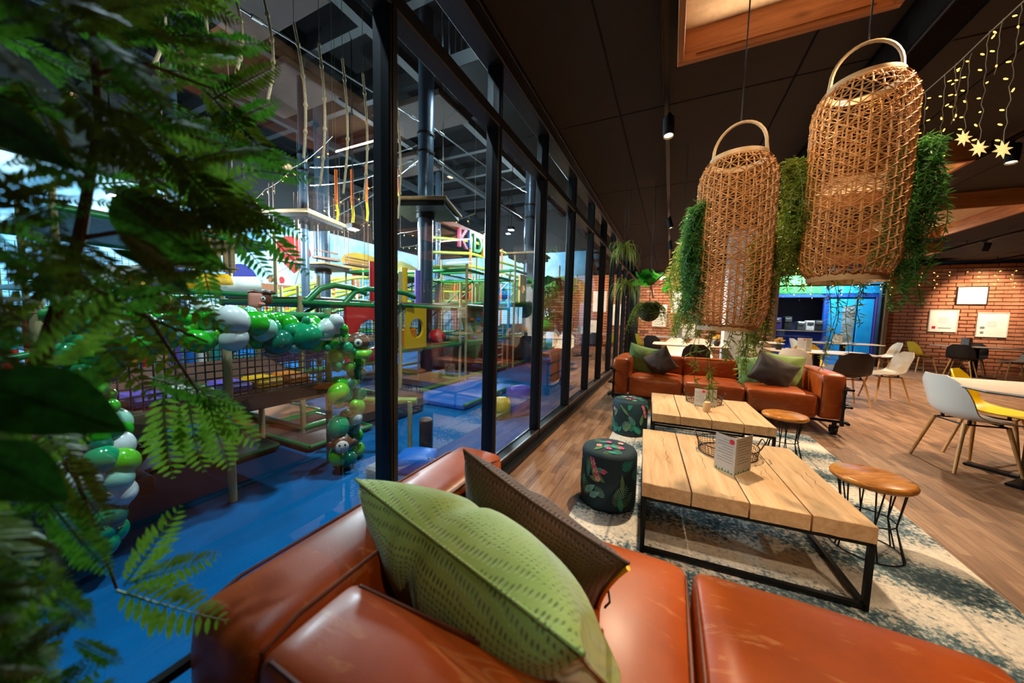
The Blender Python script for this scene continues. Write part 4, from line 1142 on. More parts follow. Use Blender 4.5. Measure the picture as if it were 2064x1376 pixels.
for i, (x, h_, m_) in enumerate([(-0.95, 0.42, KP), (-0.66, 0.46, BLACKM), (-0.3, 0.3, ALU), (-0.06, 0.34, WHITE), (0.16, 0.36, BLACKM)]):
    o = thing('coffee_machine', ['purple drinks machine', 'tall black coffee machine', 'steel coffee grinder', 'small white dispenser', 'black cup tower'][i] + ' on the kiosk counter', 'machine', (4.3 + x, 14.5, 0.957), 0, 'machines on the kiosk counter')
    MB().bb((0, 0, h_ / 2), (0.22, 0.24, h_), 0.02).build('housing', m_, o, smooth=False)
    MB().bb((0, -0.125, h_ * 0.75), (0.17, 0.02, h_ * 0.25), 0.006).build('front_panel', ALU, o, smooth=False)
    MB().tube([(0, -0.16, h_ * 0.6), (0, -0.16, h_ * 0.45)], 0.015, 8).build('spout', BLACKM, o)
tag(MB().box((4.3, 14.0, 2.98), (4.4, 3.0, 0.06)).build('ceiling_kiosk', BLACKM, smooth=False), 'dark ceiling over the kiosk', kind='structure')
tag(MB().box((4.3, 14.2, -0.05), (4.4, 2.0, 0.1)).build('floor_kiosk', CARPET, smooth=False), 'blue carpet floor around the kiosk', kind='structure')
tag(MB().box((4.3, 15.8, 1.45), (6.4, 0.1, 2.9)).build('wall_kiosk', KB, smooth=False), 'blue wall behind the kiosk', kind='structure')
light('AREA', (4.3, 13.9, 2.85), 170, (0.8, 0.92, 1.0), (4.3, 14.3, 1.0), (1.6, 0.3))
# ================================================================== hanging plants of the cafe
def leaf_strip(m, p, d, n, L, W, bend=0.0):
    'narrow leaf of two bent quads from p along d, n = leaf normal'
    d = V(d).normalized(); n = V(n); n = (n - d * n.dot(d))
    if n.length < 1e-5: n = d.orthogonal()
    n.normalize(); s = d.cross(n).normalized() * W / 2
    a = p; b = p + d * L * 0.5 + n * bend * 0.3; c = p + d * L + n * bend
    m.add([a - s * 0.3, a + s * 0.3, b + s, b - s, c], [(0, 1, 2, 3), (3, 2, 4)])
VINE = {'deep': leaf_mat('vine_deep', (52, 110, 48), (92, 150, 70)), 'light': leaf_mat('vine_light', (140, 160, 60), (176, 186, 92)), 'olive': leaf_mat('vine_olive', (96, 120, 34), (140, 150, 52)), 'bright': leaf_mat('fern_bright', (70, 160, 20), (120, 196, 40)), 'glossy': leaf_mat('glossy_leaf', (24, 110, 24), (50, 150, 34), 0.3)}
def trailing(name, label, anchors, kind, n_str, length, spread, group, seed, dens=90, leaf=(0.034, 0.005), pot=None, sway=0.028):
    rr = random.Random(seed)
    c = V(anchors[0]); o = thing(name, label, 'hanging plant', c, 0, group)
    st = MB(); lf = MB()
    for k in range(n_str):
        a = V(anchors[k % len(anchors)]) - c + V((rr.gauss(0, spread * 0.5), rr.gauss(0, spread * 0.5), rr.uniform(-0.02, 0.02)))
        L = length * rr.uniform(0.25, 1.05)
        ph = rr.uniform(0, 6.28); out = V((rr.gauss(0, spread), rr.gauss(0, spread), 0))
        N = max(4, int(L / 0.05)); pts = []
        for i in range(N + 1):
            t_ = i / N
            pts.append(a + out * (1 - math.exp(-3 * t_)) + V((sway * math.sin(ph + 5 * t_), sway * math.cos(ph * 1.3 + 4 * t_), -L * t_ + 0.03 * math.sin(PI * min(1, 3 * t_)))))
        st.tube(pts, 0.0014, 4, cap=False)
        for q in range(int(dens * L)):
            t_ = rr.random() ** 0.9; x = t_ * N; i = min(int(x), N - 1); p = pts[i].lerp(pts[i + 1], x - i)
            an = rr.uniform(0, 6.28)
            d = V((math.cos(an), math.sin(an), rr.uniform(-1.4, 0.5)))
            leaf_strip(lf, p, d, V((rr.gauss(0, 1), rr.gauss(0, 1), rr.gauss(0, 1))), leaf[0] * rr.uniform(0.6, 1.15), leaf[1], leaf[0] * rr.uniform(-0.3, 0.1))
    st.build('vine_stems', STEMG, o, kind='stuff'); lf.build('foliage', VINE[kind], o, smooth=False, kind='stuff')
    return o
HP = 'vines trailing from the wicker lanterns'
def rim(L_, z, deg, r=0.17): return (L_[0] + r * math.cos(math.radians(deg)), L_[1] + r * math.sin(math.radians(deg)), L_[2] + z)
trailing('trailing_vine', 'deep green vine hanging down the left side of the lower lantern', [rim(LA, 0.62, 205, 0.19), rim(LA, 0.58, 195, 0.185)], 'deep', 44, 0.58, 0.024, HP, 1, 320)
trailing('trailing_vine', 'pale yellow green vine behind the left side of the lower lantern', [rim(LA, 0.48, 150, 0.23), rim(LA, 0.45, 140, 0.22)], 'light', 40, 0.52, 0.03, HP, 2, 320)
trailing('trailing_vine', 'olive vine hanging down the right side of the lower lantern', [rim(LA, 0.50, 35, 0.205), rim(LA, 0.44, 45, 0.20)], 'olive', 40, 0.62, 0.026, HP, 3, 300)
trailing('trailing_vine', 'loose green tendrils dangling below the lower lantern', [rim(LA, 0.0, 190, 0.13), rim(LA, 0.0, 200, 0.06), rim(LA, 0, 300, 0.03), rim(LA, 0, 330, 0.09)], 'olive', 8, 0.42, 0.012, HP, 4, 120, (0.045, 0.008), sway=0.012)
trailing('trailing_vine', 'dark green vine hanging down the left side of the higher lantern', [rim(LB, 0.58, 170, 0.205), rim(LB, 0.54, 160, 0.20)], 'olive', 50, 0.56, 0.028, HP, 5, 320)
trailing('trailing_vine', 'thick green vine hanging down the right side of the higher lantern', [rim(LB, 0.56, 350, 0.19), rim(LB, 0.50, 20, 0.20)], 'deep', 56, 0.64, 0.026, HP, 6, 340)
trailing('trailing_vine', 'long thin green tendrils dangling below the higher lantern', [rim(LB, 0.0, 200, 0.05), rim(LB, 0.0, 300, 0.07)], 'olive', 7, 0.42, 0.02, HP, 7, 130, (0.035, 0.005), sway=0.012)
# moss ball with fern
def moss_ball(label, c, r):
    c = V(c); o = thing('moss_ball_plant', label, 'hanging plant', c)
    MB().ell((0, 0, 0), r, 20, 14).build('moss_ball', pm('dark_moss', (34, 34, 22), (54, 56, 30), 30, 0.95, bump=0.8, bscale=60), o)
    MB().tube([(0, 0, r), (0, 0, CZ - c.z)], 0.003, 5).build('cord', BLACKM, o)
    rr = random.Random(5); lf = MB()
    for k in range(130):
        an = rr.uniform(0, 6.28); el = rr.uniform(0.1, 1.2); base = V((math.cos(an) * math.cos(el), math.sin(an) * math.cos(el), math.sin(el))) * r * 0.95
        N = 10; d = V((math.cos(an), math.sin(an), 0.9)); L = r * rr.uniform(1.5, 3.0); prev = base
        for i in range(1, N + 1):
            t_ = i / N; p = base + V((d.x * L * 0.6 * t_, d.y * L * 0.6 * t_, 0.9 * L * t_ * 0.5 - 1.5 * L * t_ * t_))
            for sg in (-1, 1):
                s = (p - prev).cross(V((0, 0, 1))).normalized() * sg
                leaf_strip(lf, p, s + (p - prev).normalized() * 0.5, V((0, 0, 1)), 0.06 * (1.1 - t_), 0.017)
            lf.add([prev, p, p + V((0, 0, 0.002))], [(0, 1, 2)]); prev = p
    lf.build('fern_fronds', VINE['light'], o, smooth=False, kind='stuff')
    return o
moss_ball('dark moss ball with a drooping fern hanging before the bricks', at(1308, 628, 4.3), 0.13)
# air plants on strings
def air_plant(label, c, n, L, kind, seed):
    c = V(c); o = thing('air_plant', label, 'hanging plant', c, 0, 'air plants hung by the glass'); rr = random.Random(seed); lf = MB()
    for k in range(n):
        an = rr.uniform(0, 6.28); up = rr.uniform(0.1, 1.3); l = L * rr.uniform(0.6, 1.1); prev = V((0, 0, 0)); w_ = 0.010
        d = V((math.cos(an), math.sin(an), 0))
        for i in range(1, 7):
            t_ = i / 6; p = d * (l * 0.75 * math.sin(t_ * 1.7)) + V((0, 0, l * (up * t_ - 1.35 * t_ * t_)))
            s = V((-d.y, d.x, 0)) * w_ * (1.05 - t_); s0 = V((-d.y, d.x, 0)) * w_ * (1.05 - t_ + 1 / 6)
            lf.add([prev - s0, prev + s0, p + s, p - s], [(0, 1, 2, 3)]); prev = p
    lf.build('blades', VINE[kind], o, smooth=False, kind='stuff')
    MB().lathe([(0.01, -0.16), (0.03, -0.08), (0.022, 0.0), (0.01, 0.02)], 10).build('root_stock', pm('root_brown', (74, 56, 40), rough=0.9) if 'root_brown' not in bpy.data.materials else bpy.data.materials['root_brown'], o)
    MB().tube([(0, 0, 0.02), (0, 0, CZ - c.z)], 0.003, 5).build('cord', BLACKM, o)
    return o
air_plant('upper air plant with curling blades hanging by the glass', at(1258, 500, 4.4), 80, 0.27, 'light', 1)
air_plant('lower air plant with spiky blades and dangling roots by the glass', at(1262, 572, 4.5), 90, 0.30, 'light', 2)
# monstera like leaves on a branch
mo = thing('leafy_branch', 'branch with broad glossy green leaves hanging before the bricks', 'hanging plant', at(1320, 560, 4.8))
mc = V(mo.location)
MB().tube([at(1290, 555, 4.8) - mc, at(1312, 575, 4.8) - mc, at(1316, 600, 4.8) - mc], 0.012, 7).build('branch', pm('bark', (150, 116, 84), rough=0.8), mo)
MB().tube([at(1312, 575, 4.8) - mc, at(1338, 552, 4.8) - mc], 0.009, 7).build('branch', bpy.data.materials['bark'], mo)
MB().tube([at(1312, 575, 4.8) - mc, at(1312, 575, 4.8) - mc + V((0, 0, CZ - at(1312, 575, 4.8).z))], 0.003, 5).build('cord', BLACKM, mo)
rr = random.Random(3)
for k, (x, y) in enumerate([(1288, 556), (1296, 566), (1280, 570), (1302, 552), (1322, 550), (1332, 556), (1342, 566), (1350, 556), (1345, 575), (1310, 560)]):
    p = at(x, y, 4.75 + 0.1 * (k % 3)) - mc; m = MB(); W_ = 0.105
    a = rr.uniform(0, 6.28); tilt = M.Rotation(rr.uniform(0.4, 1.2), 3, 'X'); rot = M.Rotation(a, 3, 'Z') @ tilt
    pts = []
    for i in range(22):
        t_ = 2 * PI * i / 22; r = W_ * (1 - 0.35 * abs(math.cos(t_ / 2)) ** 3) * (1 if i % 3 else 0.78)
        pts.append(p + rot @ V((r * math.sin(t_), r * math.cos(t_) * 1.2, 0.02 * math.cos(2 * t_))))
    m.add(pts + [p], [(i, (i + 1) % 22, 22) for i in range(22)]); m.build('leaf', VINE['glossy'], mo)
trailing('fern_plant', 'bright lime green fern between the glass and the lower lantern', [at(1374, 510, 3.4), at(1378, 500, 3.4)], 'bright', 40, 0.42, 0.035, 'ferns', 9, 300, (0.035, 0.009))
fp = bpy.data.objects['fern_plant']; MB().tube([(0, 0, 0), (0, 0, CZ - fp.location.z)], 0.003, 5).build('cord', BLACKM, fp)
# ================================================================== play hall
ROPE = pm('rope_post', (196, 176, 126), (168, 146, 98), 60, 0.8, bump=0.5, bscale=160, stretch=(1, 1, 12))
GREEN = pm('green_tube', (8, 120, 52), rough=0.35); LIME = pm('lime_tube', (176, 196, 40), rough=0.4); ORANGE = pm('orange_tube', (226, 104, 24), rough=0.4); YELLOW = pm('yellow_pad', (236, 178, 8), rough=0.45)
REDP = pm('red_pad', (206, 22, 28), rough=0.4); BLUEP = pm('blue_pad', (16, 104, 196), rough=0.45); NAVYP = pm('navy_pad', (22, 28, 54), rough=0.45); PURP = pm('purple_pad', (104, 86, 186), rough=0.45); BRN = pm('brown_board', (98, 62, 44), (78, 48, 36), 5, 0.6); TEALP = pm('teal_pad', (20, 150, 140), rough=0.45); GPAD = pm('green_pad', (10, 104, 44), rough=0.45); OPAD = pm('orange_mat', (216, 118, 20), rough=0.4); WPAD = pm('white_pad', (222, 222, 214), rough=0.5)
NET = pm('black_net', (18, 18, 20), rough=0.8)
PAL = [REDP, BLUEP, YELLOW, PURP, TEALP, OPAD, WPAD, GPAD]
CF = 'soft play climbing frames'
def net_mesh(p, u, v, nu, nv, r=0.004):
    p, u, v = V(p), V(u), V(v); m = MB()
    for i in range(nu + 1): m.tube([p + u * (i / nu), p + u * (i / nu) + v], r, 4, cap=False)
    for j in range(nv + 1): m.tube([p + v * (j / nv), p + v * (j / nv) + u], r, 4, cap=False)
    return m
def padtube(o, a, b, mat=None, r=0.032): return MB().tube([a, b], r, 10).build('padded_tube', mat or GREEN, o)
def hole_panel(o, c, w_, h_, rh, mat, axis='x', th=0.04):
    'upright padded panel with a round window, in the plane x = const (axis x) or y = const'
    m = MB(); n = 32; c = V(c); vs = []
    def P(a, b, t_): return c + (V((t_, a, b)) if axis == 'x' else V((a, t_, b)))
    for t_ in (-th / 2, th / 2):
        for i in range(n):
            an = 2 * PI * i / n + PI / 4; ca, sa = math.cos(an), math.sin(an)
            k = 1 / max(abs(ca), abs(sa))
            vs.append(P(ca * k * w_ / 2, sa * k * h_ / 2, t_)); vs.append(P(ca * rh, sa * rh, t_))
    fs = []
    for i in range(n):
        j = (i + 1) % n
        fs += [(2 * i, 2 * j, 2 * j + 1, 2 * i + 1), (2 * n + 2 * i, 2 * n + 2 * i + 1, 2 * n + 2 * j + 1, 2 * n + 2 * j), (2 * i, 2 * n + 2 * i, 2 * n + 2 * j, 2 * j), (2 * i + 1, 2 * j + 1, 2 * n + 2 * j + 1, 2 * n + 2 * i + 1)]
    return m.add(vs, fs).build('window_panel', mat, o, smooth=False)
def frame_mod(label, x0, x1, y0, y1, levels, top, seed, nx=2, ny=2, nets=(), mats=None, deckcol=None, roof=None):
    rr = random.Random(seed); c = V(((x0 + x1) / 2, (y0 + y1) / 2, 0)); o = thing('play_structure', label, 'climbing frame', c, 0, CF)
    hx, hy = (x1 - x0) / 2, (y1 - y0) / 2
    xs = [-hx + 2 * hx * i / (nx - 1) for i in range(nx)]; ys = [-hy + 2 * hy * i / (ny - 1) for i in range(ny)]
    for x in xs:
        for y in ys: MB().tube([(x, y, 0), (x, y, top)], 0.024, 10).build('rope_post', ROPE, o)
    for k, z in enumerate(levels):
        for x in (xs[0], xs[-1]): padtube(o, (x, ys[0], z), (x, ys[-1], z))
        for y in (ys[0], ys[-1]): padtube(o, (xs[0], y, z), (xs[-1], y, z))
        if k < len(levels) - 1 or not roof:
            if k % 2 == 0 and k > 0 or len(levels) < 3 and k == 0:
                MB().bb((0, 0, z + 0.03), (2 * hx - 0.07, 2 * hy - 0.07, 0.05), 0.01).build('deck', deckcol or BRN, o, smooth=False)
    for x in xs[:-1]:
        z = levels[-1]; padtube(o, (x, ys[0], 0.5 * (levels[0] + z)), (x, ys[-1], z), r=0.022)
    for (side, za, zb) in nets:
        if side == 'f': m = net_mesh((hx, -hy, za), (0, 2 * hy, 0), (0, 0, zb - za), max(6, int(2 * hy / 0.042)), max(4, int((zb - za) / 0.042)), 0.0042)
        elif side == 'b': m = net_mesh((-hx, -hy, za), (0, 2 * hy, 0), (0, 0, zb - za), max(6, int(2 * hy / 0.07)), max(4, int((zb - za) / 0.07)), 0.003)
        else: m = net_mesh((-hx, -hy if side == 'l' else hy, za), (2 * hx, 0, 0), (0, 0, zb - za), max(6, int(2 * hx / 0.06)), max(4, int((zb - za) / 0.06)), 0.003)
        m.build('net', NET, o, smooth=False, kind='stuff')
    return o, hx, hy
# --- front frame with the black net and the balloons
o, hx, hy = frame_mod('climbing frame with black netting behind the balloon arch', -4.3, -2.42, 0.40, 1.72, [0.60, 1.16], 1.22, 1, nx=3, ny=3, nets=[('f', 0.66, 1.13), ('r', 0.66, 1.13), ('b', 0.66, 1.13)])
for k in range(15):
    MB().tube([(-0.55 + 0.02 * (k % 2), -0.62 + 0.09 * k, 0.67), (-0.55 + 0.02 * (k % 2), -0.62 + 0.09 * k, 0.9)], 0.034, 12).build('roller', PAL[(k * 5 + 2) % 7], o)
    MB().tube([(-0.55 + 0.02 * (k % 2), -0.62 + 0.09 * k, 0.905), (-0.55 + 0.02 * (k % 2), -0.62 + 0.09 * k, 1.13)], 0.034, 12).build('roller', PAL[(k * 3 + 1) % 7], o)
MB().bb((0.45, 0.1, 0.72), (0.5, 1.0, 0.05), 0.01, M.Rotation(0.25, 3, 'Y')).build('ramp_board', BRN, o, smooth=False)
for k, m_ in enumerate([YELLOW, PURP, WPAD, PURP, YELLOW, OPAD]): MB().bb((0.72, -0.5 + 0.2 * k, 0.685), (0.26, 0.17, 0.07), 0.02).build('deck_pad', m_, o, smooth=False)
MB().bb((0.945, 0, 0.60), (0.06, 2 * hy + 0.1, 0.10), 0.01).build('edge_beam', BRN, o, smooth=False)
MB().tube([(0.95, -hy - 0.1, 1.165), (0.95, hy + 0.05, 1.165)], 0.014, 8).build('hand_rope', ROPE, o)
# floor pads under and beside it
def pad(label, x0, x1, y0, y1, z1, mat, edge=None, cat='play mat', name='floor_pad'):
    o = thing(name, label, cat, ((x0 + x1) / 2, (y0 + y1) / 2, 0), 0, 'padded mats on the blue carpet')
    MB().bb((0, 0, z1 / 2), (x1 - x0, y1 - y0, z1), 0.012).build('pad_body', mat, o, smooth=False)
    if edge:
        hx, hy = (x1 - x0) / 2, (y1 - y0) / 2
        for a, b in (((-hx, -hy), (hx, -hy)), ((hx, -hy), (hx, hy)), ((hx, hy), (-hx, hy)), ((-hx, hy), (-hx, -hy))):
            MB().tube([(a[0], a[1], z1), (b[0], b[1], z1)], 0.018, 8).build('edge_tube', edge, o)
    return o
pad('flat green mat with a tube edge under the net frame', -3.75, -3.0, 1.27, 1.66, 0.04, GPAD, GREEN)
pad('brown and orange mat beside the green one under the net frame', -3.6, -2.72, 1.75, 2.4, 0.04, BRN, GREEN)
pad('orange foam mat on the brown play area', -4.5, -3.66, 1.75, 2.5, 0.045, OPAD, GREEN)
pad('bright blue mat left of the green one', -4.2, -3.35, 0.93, 1.24, 0.03, BLUEP)
pad('dark box podium left of the blue mat', -3.5, -3.0, 0.66, 0.90, 0.10, NAVYP)
pad('navy upholstered bench at the back of the net frame', -3.04, -2.72, 2.5, 3.2, 0.26, NAVYP, None, 'bench', 'soft_bench')
for k, (x, y, h_, m_, n_) in enumerate([(-3.9, 1.72, 0.42, ORANGE, 'orange'), (-4.15, 1.9, 0.5, PURP, 'purple'), (-4.3, 1.45, 0.45, YELLOW, 'yellow'), (-4.1, 1.1, 0.42, TEALP, 'teal')]):
    o = thing('punch_bag', n_ + ' upright roller bag hanging under the net frame', 'punch bag', (x, y, 0.05), 0, 'roller bags under the net frame')
    MB().lathe([(0.02, 0), (0.07, 0.01), (0.075, 0.04), (0.075, h_ - 0.03), (0.05, h_), (0.01, h_ + 0.005)], 16).build('bag', m_, o)
    MB().tube([(0, 0, h_), (0, 0, 0.53)], 0.006, 5).build('strap', BLACKM, o)
o = thing('foil_balloon', 'large shiny orange brown foil balloon lying on the dark podium', 'balloon', (-3.25, 0.78, 0.10))
MB().ell((0, 0, 0.10), (0.13, 0.17, 0.10), 20, 12).build('balloon_skin', pm('copper_foil', (196, 104, 34), rough=0.16, metal=0.7), o)
for k in range(10): MB().ell((0.13 * math.cos(k * 0.63), 0.16 * math.sin(k * 0.63), 0.12 + 0.02 * (k % 2)), (0.03, 0.04, 0.03), 8, 6).build('foil_frill', bpy.data.materials['copper_foil'], o)
# --- red dome frame
o, hx, hy = frame_mod('climbing frame with the red dome panel', -4.5, -3.12, 1.95, 3.05, [0.08, 0.62, 1.28], 1.34, 2, nets=[('b', 0.66, 1.25), ('r', 0.66, 1.25)])
pc_ = atx(742, 682, -3.12); hole_panel(o, (hx + 0.02, pc_.y - (1.95 + 3.05) / 2, 0.955), 0.62, 0.60, 0.17, REDP)
n_ = 10
MB().lathe([(0.17 * math.cos(t_), 0.17 * math.sin(t_)) for t_ in [PI / 2 * k / 8 * 0.98 for k in range(9)]], 24, (hx + 0.03, pc_.y - 2.5, 0.955), M.Rotation(PI / 2, 3, 'Y'), cap=False).build('clear_dome', GLASS, o)
for k in range(3):
    yy = -hy + 0.35 + 0.4 * k
    MB().tube([(hx, yy - 0.3, 1.28), (hx, yy - 0.16, 1.42), (hx, yy, 1.47), (hx, yy + 0.2, 1.46), (hx, yy + 0.38, 1.42)], 0.03, 10).build('curved_tube', GREEN, o)
MB().bb((-0.2, 0, 0.75), (0.4, 0.8, 0.24), 0.03).build('soft_block', PURP, o, smooth=False)
# --- frames seen through the middle panes
o, hx, hy = frame_mod('climbing frame with yellow window panel behind the first mullion', -4.9, -3.25, 3.35, 4.75, [0.08, 0.70, 1.30], 1.75, 3, nets=[('b', 0.7, 1.3), ('r', 0.7, 1.3)])
p = atx(836, 672, -3.25); hole_panel(o, (hx + 0.02, p.y - 4.05, 1.0), 0.40, 0.56, 0.14, YELLOW)
MB().bb((hx - 0.1, -hy + 0.2, 0.85), (0.2, 0.3, 0.3), 0.03).build('soft_block', OPAD, o, smooth=False)
MB().ell((hx - 0.1, 0.2, 0.85), (0.14, 0.14, 0.12), 14, 9).build('soft_ball', REDP, o)
for k in range(4): MB().tube([(hx - 0.5, -hy + 0.3 * k, 1.33), (hx - 0.5, -hy + 0.3 * k, 1.9)], 0.05, 12).build('roller', PAL[k], o)
o, hx, hy = frame_mod('climbing frame with the green climbing wall', -5.2, -3.3, 5.0, 6.7, [0.08, 0.72, 1.36, 2.0], 2.1, 4, nx=3, nets=[('b', 0.7, 2.0)])
MB().bb((hx - 0.12, -0.35, 1.0), (0.05, 0.8, 0.75), 0.01, M.Rotation(-0.25, 3, 'Y')).build('climbing_wall', GPAD, o, smooth=False)
for k in range(9):
    MB().ell((hx - 0.06 + 0.06 * math.sin(k), -0.65 + 0.13 * (k % 5), 0.78 + 0.14 * (k // 2) * 0.8), (0.035, 0.075, 0.035), 10, 7).build('climbing_hold', [REDP, PURP, OPAD, BLUEP][k % 4], o)
for k in range(5): MB().tube([(hx, 0.25, 0.2 + 0.16 * k), (hx, 0.6, 0.2 + 0.16 * k)], 0.016, 8).build('rung', WPAD, o)
for y in (0.25, 0.6): MB().tube([(hx, y, 0.05), (hx, y, 1.0)], 0.018, 8).build('ladder_side', ROPE, o)
MB().bb((-0.3, 0.3, 0.38), (1.0, 0.9, 0.6), 0.03).build('soft_block', BRN, o, smooth=False)
for k, m_ in enumerate([PURP, YELLOW, PURP, YELLOW]): MB().tube([(hx - 0.25, 0.75, 1.40 + 0.15 * k), (hx - 0.25, 0.75, 1.54 + 0.15 * k)], 0.075, 14).build('roller', m_, o)
o, hx, hy = frame_mod('climbing frame with yellow face panel and striped rollers', -5.4, -3.3, 7.0, 8.9, [0.08, 0.75, 1.5, 2.25], 2.6, 5, nx=3, nets=[('b', 0.7, 2.2)])
hole_panel(o, (hx + 0.02, -0.55, 1.86), 0.36, 0.66, 0.10, YELLOW); hole_panel(o, (hx + 0.02, 0.45, 1.86), 0.42, 0.60, 0.15, YELLOW)
for k, m_ in enumerate([PURP, YELLOW, REDP, YELLOW]): MB().tube([(hx - 0.2, -0.05, 1.53 + 0.17 * k), (hx - 0.2, -0.05, 1.69 + 0.17 * k)], 0.08, 14).build('roller', m_, o)
for k in range(6): MB().ell((hx - 0.4, -0.7 + 0.28 * k, 0.88), (0.15, 0.13, 0.13), 12, 8).build('soft_ball', [TEALP, BLUEP, TEALP, REDP, TEALP, PURP][k], o)
MB().bb((0.2, 0, 0.4), (1.2, 1.6, 0.6), 0.03).build('soft_block', BRN, o, smooth=False)
o, hx, hy = frame_mod('climbing frame with the blue slide tower at the back', -5.2, -3.0, 9.4, 11.4, [0.08, 0.8, 1.6, 2.3], 2.7, 6, nx=3, nets=[('b', 0.8, 2.2)])
hole_panel(o, (hx + 0.02, -0.5, 1.95), 0.6, 0.62, 0.18, YELLOW); MB().bb((hx - 0.05, 0.5, 1.9), (0.06, 0.8, 0.6), 0.02).build('side_panel', BLUEP, o, smooth=False)
for k in range(5): MB().bb((hx - 0.3, -0.8 + 0.4 * k, 0.97), (0.4, 0.3, 0.28), 0.06).build('soft_block', [REDP, BLUEP, REDP, YELLOW, REDP][k], o)
o, hx, hy = frame_mod('farthest climbing frame beside the stairs', -4.9, -3.4, 11.8, 13.4, [0.08, 0.8, 1.6, 2.3], 2.7, 7, nets=[('b', 0.8, 2.2)])
MB().bb((hx, 0, 1.2), (0.06, 1.2, 0.7), 0.02).build('side_panel', TEALP, o, smooth=False)
# frames of the second row and left edge
o, hx, hy = frame_mod('low climbing frame at the far left behind the leaves', -5.6, -3.4, -0.6, 0.34, [0.08, 0.7, 1.4, 2.1], 2.2, 8, nets=[('f', 0.75, 1.35), ('l', 0.7, 2.0)])
for k in range(4): MB().tube([(hx - 0.2, -0.4 + 0.22 * k, 0.75), (hx - 0.2, -0.4 + 0.22 * k, 1.35)], 0.07, 12).build('roller', PAL[(k + 1) % 6], o)
hole_panel(o, (hx + 0.02, 0.2, 1.75), 0.5, 0.55, 0.17, WPAD)
o, hx, hy = frame_mod('second row climbing frame with green diagonal tubes', -7.6, -5.2, 1.0, 2.9, [0.7, 1.4, 2.1], 2.3, 9, nx=3, nets=[('f', 0.7, 1.4), ('b', 0.7, 2.0)])
for k, (m_, y) in enumerate([(WPAD, -0.7), (PURP, -0.35), (YELLOW, 0.05), (WPAD, 0.4)]): MB().tube([(hx - 0.4, y, 1.5), (hx - 0.4, y + 0.5, 1.55)], 0.14, 14).build('soft_roll', m_, o)
o, hx, hy = frame_mod('second row climbing frame behind the red dome', -5.95, -5.05, 3.4, 4.9, [0.7, 1.4], 1.6, 10, nx=3, nets=[('f', 0.7, 1.4)])
o, hx, hy = frame_mod('second row climbing frame with tube roof', -8.2, -6.85, 6.4, 9.0, [0.7, 1.5, 2.3], 2.5, 12, nx=3, nets=[('f', 0.7, 1.5), ('f', 1.5, 2.3)])
# --- yellow and orange ramp along the mural
ro = thing('ramp_walkway', 'rising walkway of lime rails and orange posts along the sky mural', 'walkway', (-8.9, 4.5, 0))
RX = 0.0
js = [(562, 604), (578, 594), (640, 577), (712, 560), (760, 557)]
J = [atx(x, y, -8.9) - V(ro.location) for x, y in js] + [V((0, 8.0, 2.65)), V((0, 9.5, 2.75))]
for off in (0, -0.42, -0.84):
    for dx in (0, -0.9):
        for a, b in zip(J[:-1], J[1:]):
            z0, z1 = a.z + off, b.z + off
            MB().tube([(RX + dx, a.y, max(0.1, z0)), (RX + dx, b.y, max(0.1, z1))], 0.05, 10).build('lime_rail', LIME, ro)
for a in J[1:]:
    for dx in (0, -0.9): MB().tube([(RX + dx, a.y, 0), (RX + dx, a.y, a.z + 0.03)], 0.045, 10).build('orange_post', ORANGE, ro)
for a, b in zip(J[1:-1], J[2:]):
    m = net_mesh((RX - 0.9, a.y, max(0.1, a.z - 1.2)), (0, b.y - a.y, b.z - a.z), (0, 0, 1.15), max(5, int((b.y - a.y) / 0.12)), 9, 0.006); m.build('net', NET, ro, smooth=False, kind='stuff')
    MB().add([(RX + 0.0, a.y, a.z - 1.25), (RX + 0.0, b.y, b.z - 1.25), (RX - 0.9, b.y, b.z - 1.25), (RX - 0.9, a.y, a.z - 1.25)], [(0, 1, 2, 3)]).build('walk_board', NAVYP, ro, smooth=False)
r2 = thing('ramp_walkway', 'second lime railed walkway crossing high through the middle panes', 'walkway', (-6.0, 10.5, 0))
for z in (2.9, 3.3, 3.7):
    MB().tube([(0, -3.4, z - 0.45), (0, -1.2, z - 0.1)], 0.045, 10).build('lime_rail', LIME, r2); MB().tube([(0, -1.2, z - 0.1), (0, 3.4, z)], 0.045, 10).build('lime_rail', LIME, r2)
for y in (-3.4, -1.2, 1.0, 3.4): MB().tube([(0, y, 0), (0, y, 3.75)], 0.045, 10).build('orange_post', ORANGE, r2)
# --- curved green tubes and thatched umbrella
um = thing('thatched_parasol', 'straw thatched parasol roof behind the first column', 'parasol', V((atx(808, 560, -6.0).x, atx(808, 560, -6.0).y, 0)))
MB().lathe([(0.75, 2.02), (0.55, 2.2), (0.25, 2.38), (0.04, 2.46)], 24, cap=False).build('thatch', pm('straw', (150, 138, 70), (116, 112, 56), 14, 0.9, bump=0.8, bscale=50), um)
MB().tube([(0, 0, 0), (0, 0, 2.4)], 0.05, 10).build('pole', ROPE, um)
# --- slide, tree, reading nook
sl = thing('spiral_slide', 'curved bright green slide beyond the third pane', 'slide', (-2.62, 8.4, 0))
pts = [(0.1, 0.9, 1.85), (0.15, 0.6, 1.75), (0.2, 0.25, 1.5), (0.1, -0.1, 1.25), (-0.1, -0.35, 1.08), (-0.4, -0.4, 0.98)]
MB().tube(pts, [0.2, 0.22, 0.24, 0.24, 0.22, 0.2], 16).build('slide_tube', pm('slide_green', (30, 190, 40), rough=0.25), sl)
MB().tube([(0.1, 0.9, 1.7), (0.1, 0.9, 0)], 0.03, 8).build('support_post', ROPE, sl); MB().tube([(-0.4, -0.4, 0.8), (-0.4, -0.4, 0)], 0.03, 8).build('support_post', ROPE, sl)
tr = thing('painted_tree', 'leafy artificial tree with a teal awning by the far stairs', 'tree', (atx(1122, 640, -1.95).x, atx(1122, 640, -1.95).y, 0))
